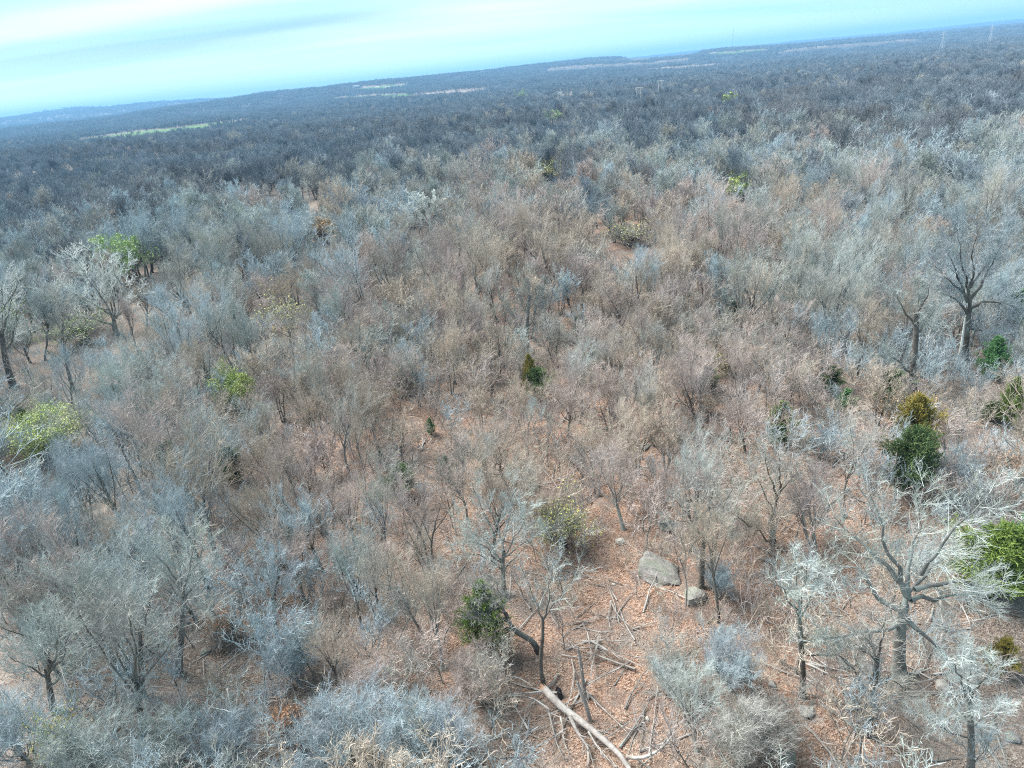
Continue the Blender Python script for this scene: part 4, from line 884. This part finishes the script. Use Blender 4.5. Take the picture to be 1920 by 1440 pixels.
def clump(seed, W, n, hs=1.0):
    r = np.random.default_rng(seed); b, c = Buf(), Buf()
    for k in range(n):
        kw = dict(FORMS[int(r.integers(0, 5))][0]); kw['n'] = (5, 4, 3, 0); kw['spread'] = .8
        a, cr, _ = gen_tree(int(r.integers(1e6)), tw=.10, **kw); off = np.array([*r.uniform(-W / 2, W / 2, 2), 0]); s = r.uniform(.7, 1.2) * hs
        for src, dst in ((a, b), (cr, c)):
            v, f3, f4 = raw(src); dst.add(v * s + off, f3, f4)
    return joined('far_clump', [(b, 0), (c, 1)], [M['far_trunk'], M['far_twig']])
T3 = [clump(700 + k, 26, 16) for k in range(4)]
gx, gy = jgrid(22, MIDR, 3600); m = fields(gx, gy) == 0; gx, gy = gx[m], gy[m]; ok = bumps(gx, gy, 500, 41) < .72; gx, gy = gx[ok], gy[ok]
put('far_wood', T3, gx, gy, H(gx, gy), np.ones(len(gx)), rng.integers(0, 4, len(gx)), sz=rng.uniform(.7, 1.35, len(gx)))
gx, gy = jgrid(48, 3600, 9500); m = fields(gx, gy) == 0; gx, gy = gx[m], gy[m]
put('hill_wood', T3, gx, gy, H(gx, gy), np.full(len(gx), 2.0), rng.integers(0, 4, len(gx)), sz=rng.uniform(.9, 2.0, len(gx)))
# dark evergreens dotted through the distant wood
T4 = [joined('far_cedar', [(a, 0), (b, 1)], [M['trunk'], M['cedar_dark']]) for a, b in CED[2:3]]
gx, gy = jgrid(55, 260, 1300); m = (fields(gx, gy) == 0) & (rng.uniform(0, 1, len(gx)) < .12); gx, gy = gx[m], gy[m]
put('distant_cedars', T4, gx, gy, H(gx, gy), rng.uniform(.9, 1.5, len(gx)), np.zeros(len(gx), int))
PT = [(a.mesh('pasture_trunk', [M['far_trunk']]), b.mesh('pasture_crown', [M['far_trunk']])) for a, b, _ in mids]
# ------------------------------------------------------------------ undergrowth, saplings, leaves, sticks, stones
def open_view(X, Y, ht):
    z = H(X, Y); bx, by, c = proj(X, Y, z); tx, ty, tc_ = proj(X, Y, z + ht); m = (bx + tx) / 2; cw = ht * .3 * FPX / tc_; ok = np.ones(len(X), bool)
    for lx, lt, lb, lw, ld, pr in KEEP:
        if pr >= .9 and ld < 150: ok &= ~((c > ld - 30) & (c < ld - .3) & (np.abs(lx - m) < lw * .5 + cw) & (ty < lb - .25 * (lb - lt)) & (by > lt))
    return ok
SH = [gen_shrub(800 + k, rng.uniform(2.0, 3.3), (6, 5, 5), .0075) for k in range(4)]
TS = [b.mesh('brush', [M[m_]]) for m_ in ('twig_grey', 'twig_warm', 'twig_pink', 'twig_blue') for b in SH]
gx, gy = jgrid(1.7, 12, 90); m = (fields(gx, gy) == 0) & (seg_d(gx, gy, CREEK) > 2); gx, gy = gx[m], gy[m]
dn = bumps(gx, gy, 14, 51); w_ = warm_at(gx, gy); azd = np.degrees(np.arctan2(gx, gy)); p = .34 + .55 * sm(-.2, .6, dn) + .25 * (azd < -8); m = (rng.uniform(0, 1, len(gx)) < p) & open_view(gx, gy, 2.8); gx, gy, w_, azd = gx[m], gy[m], w_[m], azd[m]
ki = np.where(rng.uniform(0, 1, len(gx)) < np.maximum(w_, .15 + .5 * np.exp(-((azd - 3) / 14) ** 2)), rng.integers(1, 3, len(gx)), np.where(rng.uniform(0, 1, len(gx)) < np.minimum(1, np.abs(azd - 3) / 30), 3, 0))  # brush colours carry the warm-centre, cool-edge cast by bearing
put('undergrowth', TS, gx, gy, H(gx, gy), rng.uniform(.4, 1.1, len(gx)), ki * 4 + rng.integers(0, 4, len(gx)))
SP = []
for k in range(5):
    a, b, _ = gen_tree(820 + k, Ht=5.2, r0=.035, fork=.5, n=(7, 5, 4, 4), spread=.5, tw=.0075, twl=.6, gnarl=.4, trop=.14); SP.append((a, b))
TP = [joined('sapling', [(a, 0), (b, 1)], [M['trunk_grey'], M[m_]]) for m_ in ('twig_grey', 'twig_warm', 'twig_pink', 'twig_blue') for a, b in SP]
gx, gy = jgrid(2.1, 14, 90); m = (fields(gx, gy) == 0) & (seg_d(gx, gy, CREEK) > 2); gx, gy = gx[m], gy[m]
w_ = warm_at(gx, gy); azd = np.degrees(np.arctan2(gx, gy)); th = np.array([thin_at(a, b)[0] for a, b in zip(gx, gy)]); p = .34 + .28 * (azd < -6) + .22 * (azd > 20) + .36 * (th < .8) * (th > .3) - .2 * (gy < 40) * (azd > -4); m = (rng.uniform(0, 1, len(gx)) < p) & open_view(gx, gy, 2.8); gx, gy, w_, azd = gx[m], gy[m], w_[m], azd[m]
ki = np.where(rng.uniform(0, 1, len(gx)) < np.maximum(w_, .15 + .6 * np.exp(-((azd - 3) / 14) ** 2)), rng.integers(1, 3, len(gx)), np.where(rng.uniform(0, 1, len(gx)) < np.minimum(1, np.abs(azd - 3) / 30), 3, 0))  # the same cast by bearing put into the sapling colours
put('sapling_thicket', TP, gx, gy, H(gx, gy), rng.uniform(.45, 1.15, len(gx)), ki * 5 + rng.integers(0, 5, len(gx)))
LF = []
for k in range(4):
    b = Buf(); n = 190; leafcloud(b, rng, np.stack([*rng.uniform(-.8, .8, (2, n)), rng.uniform(.0, .05, n)], 1), .06, 1, 0); v = b.v[0]; v[:, 2] = v[:, 2] * .55 + .02; LF.append(b.mesh('leaf_patch', [M['leaf']]))
gx, gy = jgrid(1.35, 12, 75); gz = H(gx, gy); e = .5; sx = (H(gx + e, gy) - H(gx - e, gy)) / (2 * e); sy = (H(gx, gy + e) - H(gx, gy - e)) / (2 * e)
m = (rng.uniform(0, 1, len(gx)) < .8 - .4 * (bumps(gx, gy, 7, 61) > .2)) & (seg_d(gx, gy, CREEK) > 2); gx, gy, gz, sx, sy = gx[m], gy[m], gz[m], sx[m], sy[m]
scatter('fallen_leaves', LF, np.stack([gx, gy, gz + .01], 1), np.stack([np.arctan(sy), -np.arctan(sx), 0 * gx], 1), np.ones((len(gx), 3)), rng.integers(0, 4, len(gx)))
ST = []
for k in range(6):
    b = Buf(); n = 1 + k // 2; n = 2 + k; P0 = np.stack([rng.uniform(-.8, .8, n), rng.uniform(-.8, .8, n), rng.uniform(.03, .10, n)], 1); D = np.stack([*rng.normal(0, 1, (2, n)), np.zeros(n)], 1); L = rng.uniform(.9, 2.8, n)
    Pq = grow(rng, P0, D, L, 6, .12, 0); Pq[..., 2] = np.abs(Pq[..., 2] - .03) * .6 + .05; r_ = taper(rng.uniform(.009, .045, n) ** 1.0, np.full(n, .006), 6); tubes(b, Pq, r_, 5)
    p_, d_, l_, q_ = sprout(rng, Pq, L, r_, 4, .3, .95, .7, .2, .4, .6); tubes(b, grow(rng, p_, d_, l_, 4, .15, 0), taper(q_, np.full(len(q_), .006), 4), 3); ST.append(b.mesh('stick', [M['dead_wood' if k % 2 else 'trunk_grey']]))
gx, gy = jgrid(1.7, 12, 80); m = rng.uniform(0, 1, len(gx)) < .6; gx, gy = gx[m], gy[m]
put('fallen_sticks', ST, gx, gy, H(gx, gy), rng.uniform(.5, 1.5, len(gx)), rng.integers(0, 6, len(gx)), tilt=.02)
def gen_rock(seed, sub=3):
    bm = bmesh_ico(sub); r = np.random.default_rng(seed); v = bm[0]; d = np.zeros(len(v))
    pl = norm(r.normal(0, 1, (14, 3))); lim = r.uniform(.42, .85, 14)
    for n_, l_ in zip(pl, lim):
        k = v @ n_; ov = np.maximum(k - l_, 0); v = v - ov[:, None] * n_ * .92
    v = v + .03 * np.sin(v[:, [1, 2, 0]] * 9 + seed) + .012 * np.sin(v[:, [2, 0, 1]] * 23 + seed)
    b = Buf(); b.add(v, bm[1]); return b
def bmesh_ico(sub):
    import bmesh
    bm = bmesh.new(); bmesh.ops.create_icosphere(bm, subdivisions=sub, radius=1); bm.verts.ensure_lookup_table()
    v = np.array([q.co[:] for q in bm.verts]); f = np.array([[q.index for q in p.verts] for p in bm.faces]); bm.free(); return v, f
ROCK = [gen_rock(900 + k).mesh('rock_%d' % k, [M['rock']]) for k in range(6)]
def rock(px, py, wpx, asp, hz, label, m='rock', v=0, rz=0, name='boulder'):
    x, y = at(px, py); D = float(proj(x, y, h1(x, y))[2]); w2 = wpx * D / FPX / 2
    o = obj(name, ROCK[v], mat=M[m]); o.location = (x, y, h1(x, y) + hz * w2 * .25); o.rotation_euler = (.1, .08, rz); o.scale = (w2, w2 * asp, w2 * hz)
    o['label'] = label; o['category'] = 'rock'; o['group'] = 'sandstone boulders and slabs'
rock(1238, 1075, 92, 1.4, .36, 'largest pale lichened slab under a veil of twigs on the leafy slope', 'rock', 0, .3)
rock(1252, 988, 50, .9, .45, 'pale boulder at the top of the largest lichened slab', 'rock', 1, 1)
rock(1164, 1016, 26, .8, .6, 'small pale boulder beneath the thin yellow tree', 'rock_pale', 2, 2)
rock(1300, 1120, 60, .8, .5, 'grey rock at the foot of the low-forking slope tree', 'rock', 3, .6)
rock(1500, 1052, 60, .8, .35, 'broad grey slab downhill of the dark leaning tree', 'rock', 4, .2)
rock(1582, 1248, 44, .7, .35, 'grey slab behind the small crooked dark tree', 'rock', 5, 1.2)
rock(1632, 1262, 70, .6, .3, 'long flat grey slab just downhill of the broad oak', 'rock', 0, 2.2)
rock(1512, 1335, 36, 1.1, .45, 'grey boulder beside the foot of the straight thin-trunked tree', 'rock', 1, 2.9)
rock(1600, 1325, 34, .6, .5, 'mossy pale rock among litter downhill of the long flat slab', 'rock_pale', 2, .4)
rock(1765, 1290, 44, .7, .5, 'whitish broken rock near the foot of the bluish lichen tree', 'rock_pale', 3, 1.4)
rock(1475, 1428, 58, .7, .5, 'smooth grey boulder at the lower edge below the brush', 'rock', 4, .5)
rock(1895, 1385, 40, .8, .5, 'grey rock in the lower corner near the edge', 'rock', 5, .9)
rock(1448, 1285, 28, .8, .45, 'small grey rock beside two thin dark stems on the slope', 'rock', 0, 1.9)
rock(1640, 1112, 18, .8, .6, 'small pale rock, larger of two by the broken oak limb', 'rock_pale', 1, 0)
rock(1622, 1100, 13, .8, .6, 'small pale rock, smaller of two by the broken oak limb', 'rock_pale', 2, 1)
rock(1240, 1195, 12, .8, .6, 'single small whitish stone on open litter below the largest slab', 'rock_pale', 3, 0)
rock(1215, 1348, 13, .8, .6, 'small pale stone near the curved limb of the fallen tree', 'rock_pale', 4, 1)
rock(1585, 920, 20, .6, .6, 'pale flat stone on litter below the lone slope cedar', 'rock_pale', 5, 1)
rock(1770, 980, 22, .6, .6, 'pale stone in silvery brush above the wide cedar', 'rock_pale', 0, 1)
rock(1210, 840, 34, .6, .5, 'pale ledge in the thicket of tan saplings', 'rock_pale', 1, 1)
rock(80, 960, 26, .8, .8, 'white stone glimpsed through silvery brush near the edge', 'rock_pale', 2, 1)
rock(385, 1222, 30, .8, .4, 'greenish slab in the brushy hollow beside the dark-trunked tree', 'rock', 3, 1)
rock(540, 1300, 24, .8, .4, 'grey stone in brush beside the small bleached tree', 'rock', 4, 1)
RS = [gen_rock(950 + k, 1).mesh('stone', [M['rock_pale' if k % 2 else 'rock']]) for k in range(4)]
gx, gy = jgrid(1.1, 14, 110); azd = np.degrees(np.arctan2(gx, gy)); pz = .02 + .16 * sm(0, 14, azd) * (bumps(gx, gy, 16, 71) > -.1); m = rng.uniform(0, 1, len(gx)) < pz; gx, gy = gx[m], gy[m]
S_ = rng.uniform(.06, .22, len(gx)) ** 1.0; scatter('loose_stones', RS, np.stack([gx, gy, H(gx, gy) + .02], 1), np.stack([0 * gx, 0 * gx, rng.uniform(0, 6, len(gx))], 1), np.stack([S_, S_ * .8, S_ * .5], 1), rng.integers(0, 4, len(gx)))

# ------------------------------------------------------------------ power line, masts, farm buildings
def bars(b, segs, r, S=4):
    P = np.array([[p, q] for p, q in segs], float); tubes(b, P, np.full((len(segs), 2), r), S, apex=False)
def hframe(px, dist, label):
    x, y = at_dist(px, dist); t = thing('power_pole_frame', label, 'power pole', (x, y, h1(x, y)), (0, 0, .1), 1, 'wooden power-line frames')
    for s in (-1, 1): b = Buf(); bars(b, [((s * 1.5, 0, -.5), (s * 1.5, 0, 14.5))], .26, 8); obj('pole', b.mesh('pole', [M['pole_wood']]), t)
    b = Buf(); bars(b, [((-2.8, 0, 14), (2.8, 0, 14))], .20); obj('crossarm', b.mesh('crossarm', [M['pole_wood']]), t)
    b = Buf(); bars(b, [((-1.5, .1, 9), (1.5, .1, 13)), ((1.5, -.1, 9), (-1.5, -.1, 13))], .07); obj('brace', b.mesh('brace', [M['steel']]), t)
    for s in (-2.6, 0, 2.6): b = Buf(); bars(b, [((s, 0, 13.8), (s, 0, 12.7))], .10, 6); obj('insulator', b.mesh('insulator', [M['white_wall']]), t)
hframe(1197, 560, 'whitish two-pole power frame, nearer and taller of the pair')
hframe(1238, 640, 'whitish two-pole power frame, fainter one of the pair')
def pylon(px, dist, label, h=34):
    x, y = at_dist(px, dist); t = thing('lattice_pylon', label, 'pylon', (x, y, h1(x, y)), (0, 0, .2), 1, 'lattice power pylons')
    w0, w1 = 3.6, .8; lv = np.linspace(0, h, 9); wz = lambda z: w0 + (w1 - w0) * min(1, z / (h * .8)); c = [(-1, -1), (1, -1), (1, 1), (-1, 1)]
    for a, b_ in c: b = Buf(); bars(b, [((a * wz(z0), b_ * wz(z0), z0), (a * wz(z1), b_ * wz(z1), z1)) for z0, z1 in zip(lv[:-1], lv[1:])], .26); obj('leg', b.mesh('leg', [M['steel']]), t)
    b = Buf(); S_ = []
    for z0, z1 in zip(lv[:-1], lv[1:]):
        for k in range(4):
            a, e = c[k], c[(k + 1) % 4]; S_ += [((a[0] * wz(z0), a[1] * wz(z0), z0), (e[0] * wz(z1), e[1] * wz(z1), z1)), ((e[0] * wz(z0), e[1] * wz(z0), z0), (a[0] * wz(z1), a[1] * wz(z1), z1))]
    bars(b, S_, .13, 3); obj('bracing', b.mesh('bracing', [M['steel']]), t)
    for z in (h * .72, h * .84, h * .95): b = Buf(); k = 6.5; bars(b, [((-k, 0, z), (0, 0, z + 1.4)), ((k, 0, z), (0, 0, z + 1.4)), ((-k, 0, z), (k, 0, z))], .18); obj('crossarm', b.mesh('crossarm', [M['steel']]), t)
pylon(1765, 1500, 'grey lattice pylon rising from the wood beyond the pale field')
pylon(1853, 1650, 'grey lattice pylon nearest the edge, past the end of the pale field')
def mast(px, dist, h, label):
    x, y = at_dist(px, dist); t = thing('radio_mast', label, 'radio mast', (x, y, h1(x, y)), (0, 0, 0), 1, 'thin radio masts on the skyline'); r_ = 1.0; c = [(r_ * math.cos(a), r_ * math.sin(a)) for a in (0, 2.09, 4.19)]
    for a, e in c: b = Buf(); bars(b, [((a, e, 0), (a, e, h))], .32); obj('leg', b.mesh('leg', [M['steel']]), t)
    b = Buf(); lv = np.arange(0, h, 4.0); bars(b, [((*c[k], z), (*c[(k + 1) % 3], z + 4)) for z in lv for k in range(3)], .12, 3); obj('bracing', b.mesh('bracing', [M['steel']]), t)
    for k in range(3): b = Buf(); bars(b, [((0, 0, h * .8), (math.cos(k * 2.09 + 1) * h * .4, math.sin(k * 2.09 + 1) * h * .4, 0))], .10, 3); obj('guy_wire', b.mesh('guy_wire', [M['steel']]), t)
mast(55, 4300, 50, 'thin radio mast on the blue ridge at the far left-hand end')
mast(369, 4300, 48, 'thin radio mast on the skyline where blue ridge meets darker hill')
mast(1373, 3500, 96, 'tallest thin radio mast, rising clear above the skyline')
mast(1317, 3600, 46, 'short thin mast just left of the tallest radio mast')
mast(1624, 5000, 55, 'short mast on the skyline above the pale field')
def house(px, py, sz, label, rz=.3, dist=None):
    x, y = at(px, py) if dist is None else at_dist(px, dist); z = h1(x, y); t = thing('farm_building', label, 'farm building', (x, y, z), (0, 0, rz), sz, 'distant farm buildings')
    L, W, Hh = 9, 5, 4.2
    def box(b, x0, x1, y0, y1, z0, z1):
        v = [(x0, y0, z0), (x1, y0, z0), (x1, y1, z0), (x0, y1, z0), (x0, y0, z1), (x1, y0, z1), (x1, y1, z1), (x0, y1, z1)]; b.add(v, None, [(0, 3, 2, 1), (4, 5, 6, 7), (0, 1, 5, 4), (1, 2, 6, 5), (2, 3, 7, 6), (3, 0, 4, 7)])
    b = Buf(); box(b, -L, L, -W, W, -1, Hh); b.add([(-L, -W, Hh), (-L, W, Hh), (-L, 0, Hh + 2.6), (L, -W, Hh), (L, W, Hh), (L, 0, Hh + 2.6)], [(0, 2, 1), (3, 4, 5)]); obj('wall', b.mesh('wall', [M['white_wall']]), t)
    b = Buf()
    for s in (-1, 1):
        e, h_ = s * (W + .6), Hh - .25; v = [(-L - .6, e, h_), (L + .6, e, h_), (L + .6, 0, Hh + 2.75), (-L - .6, 0, Hh + 2.75)]; v += [(a, c, d + .18) for a, c, d in v]; b.add(v, None, [(0, 1, 2, 3), (4, 5, 6, 7), (0, 1, 5, 4), (1, 2, 6, 5), (2, 3, 7, 6), (3, 0, 4, 7)])
    obj('roof', b.mesh('roof', [M['roof']]), t)
    for xx in (-6, -2, 6): b = Buf(); box(b, xx - .8, xx + .8, -W - .06, -W + .1, 1.2, 2.8); obj('window', b.mesh('window', [M['dark_glass']]), t)
    b = Buf(); box(b, 1.5, 2.7, -W - .06, -W + .1, 0, 2.3); obj('door', b.mesh('door', [M['dark_glass']]), t)
    TREES.append((x, y, 12))
house(0, 0, 1.6, 'tiny white farmhouse on the hill crest, leftmost of the skyline buildings', .3, None) if False else None
house(575, 166, 1.5, 'tiny white farmhouse near the crest of the dark central hill')
house(668, 166, 1.3, 'white shed at the end of the pale curving lane', .9)
house(672, 189, .8, 'small pale barn in the far green pasture', 1.2)
house(1662, 64, 2.2, 'pale farm building in the hazy blue land above the field', .1)
house(183, 268, .6, 'low pale shed at the near end of the green pasture', .5)
# trees dotted over the pastures
pt = []
for px, py in ((310, 243), (318, 242), (330, 240), (345, 245), (360, 238), (220, 256), (232, 262), (250, 255), (262, 258), (205, 262), (190, 266), (170, 270), (395, 240), (410, 236), (425, 238), (280, 262), (300, 258), (240, 252), (276, 250), (158, 270),
               (640, 188), (655, 186), (720, 180), (745, 180), (1060, 133), (1095, 128), (1130, 127), (1170, 123), (1240, 112), (1215, 118), (1480, 100), (1530, 93), (1600, 86), (1650, 82), (1680, 80)):
    x, y = at(px, py); pt.append((x, y))
ORD = 'first second third fourth fifth sixth seventh eighth ninth tenth eleventh twelfth thirteenth fourteenth fifteenth sixteenth seventeenth eighteenth nineteenth twentieth'.split()
pt = np.array(pt); gz = H(pt[:, 0], pt[:, 1])
for k, (x, y) in enumerate(pt[:20]):
    j = k % len(mids); t = thing('pasture_tree', 'dark bare tree in the green valley pasture, %s from its near end' % ORD[int(np.argsort(np.argsort(pt[:20, 0]))[k])], 'tree', (x, y, gz[k]), (0, 0, k * 1.3), 1.0 + .02 * (k % 9), 'dark bare trees standing in the green valley pasture')
    obj('trunk', PT[j][0], t); obj('crown', PT[j][1], t)
put('field_trees', T2, pt[20:, 0], pt[20:, 1], gz[20:], rng.uniform(.9, 1.3, len(pt) - 20), rng.integers(0, 10, len(pt) - 20))

# ------------------------------------------------------------------ the air
HZ_DENS = 0.00021
b = Buf(); X0, X1, Y0_, Y1, Z0_, Z1 = -8600, 8600, -500, 10300, -60, 128
b.add([(X0, Y0_, Z0_), (X1, Y0_, Z0_), (X1, Y1, Z0_), (X0, Y1, Z0_), (X0, Y0_, Z1), (X1, Y0_, Z1), (X1, Y1, Z1), (X0, Y1, Z1)], None, [(0, 3, 2, 1), (4, 5, 6, 7), (0, 1, 5, 4), (1, 2, 6, 5), (2, 3, 7, 6), (3, 0, 4, 7)])
hm = bpy.data.materials.new('haze'); hm.use_nodes = True; hn = hm.node_tree; hn.nodes.clear(); ho = node(hn, 'ShaderNodeOutputMaterial'); pv = node(hn, 'ShaderNodeVolumePrincipled')
pv.inputs['Color'].default_value = (.29, .62, 1, 1); pv.inputs['Density'].default_value = HZ_DENS; pv.inputs['Anisotropy'].default_value = 0.0; link(hn, pv.outputs[0], ho.inputs['Volume'])
obj('haze', b.mesh('haze', [hm]), kind='stuff')
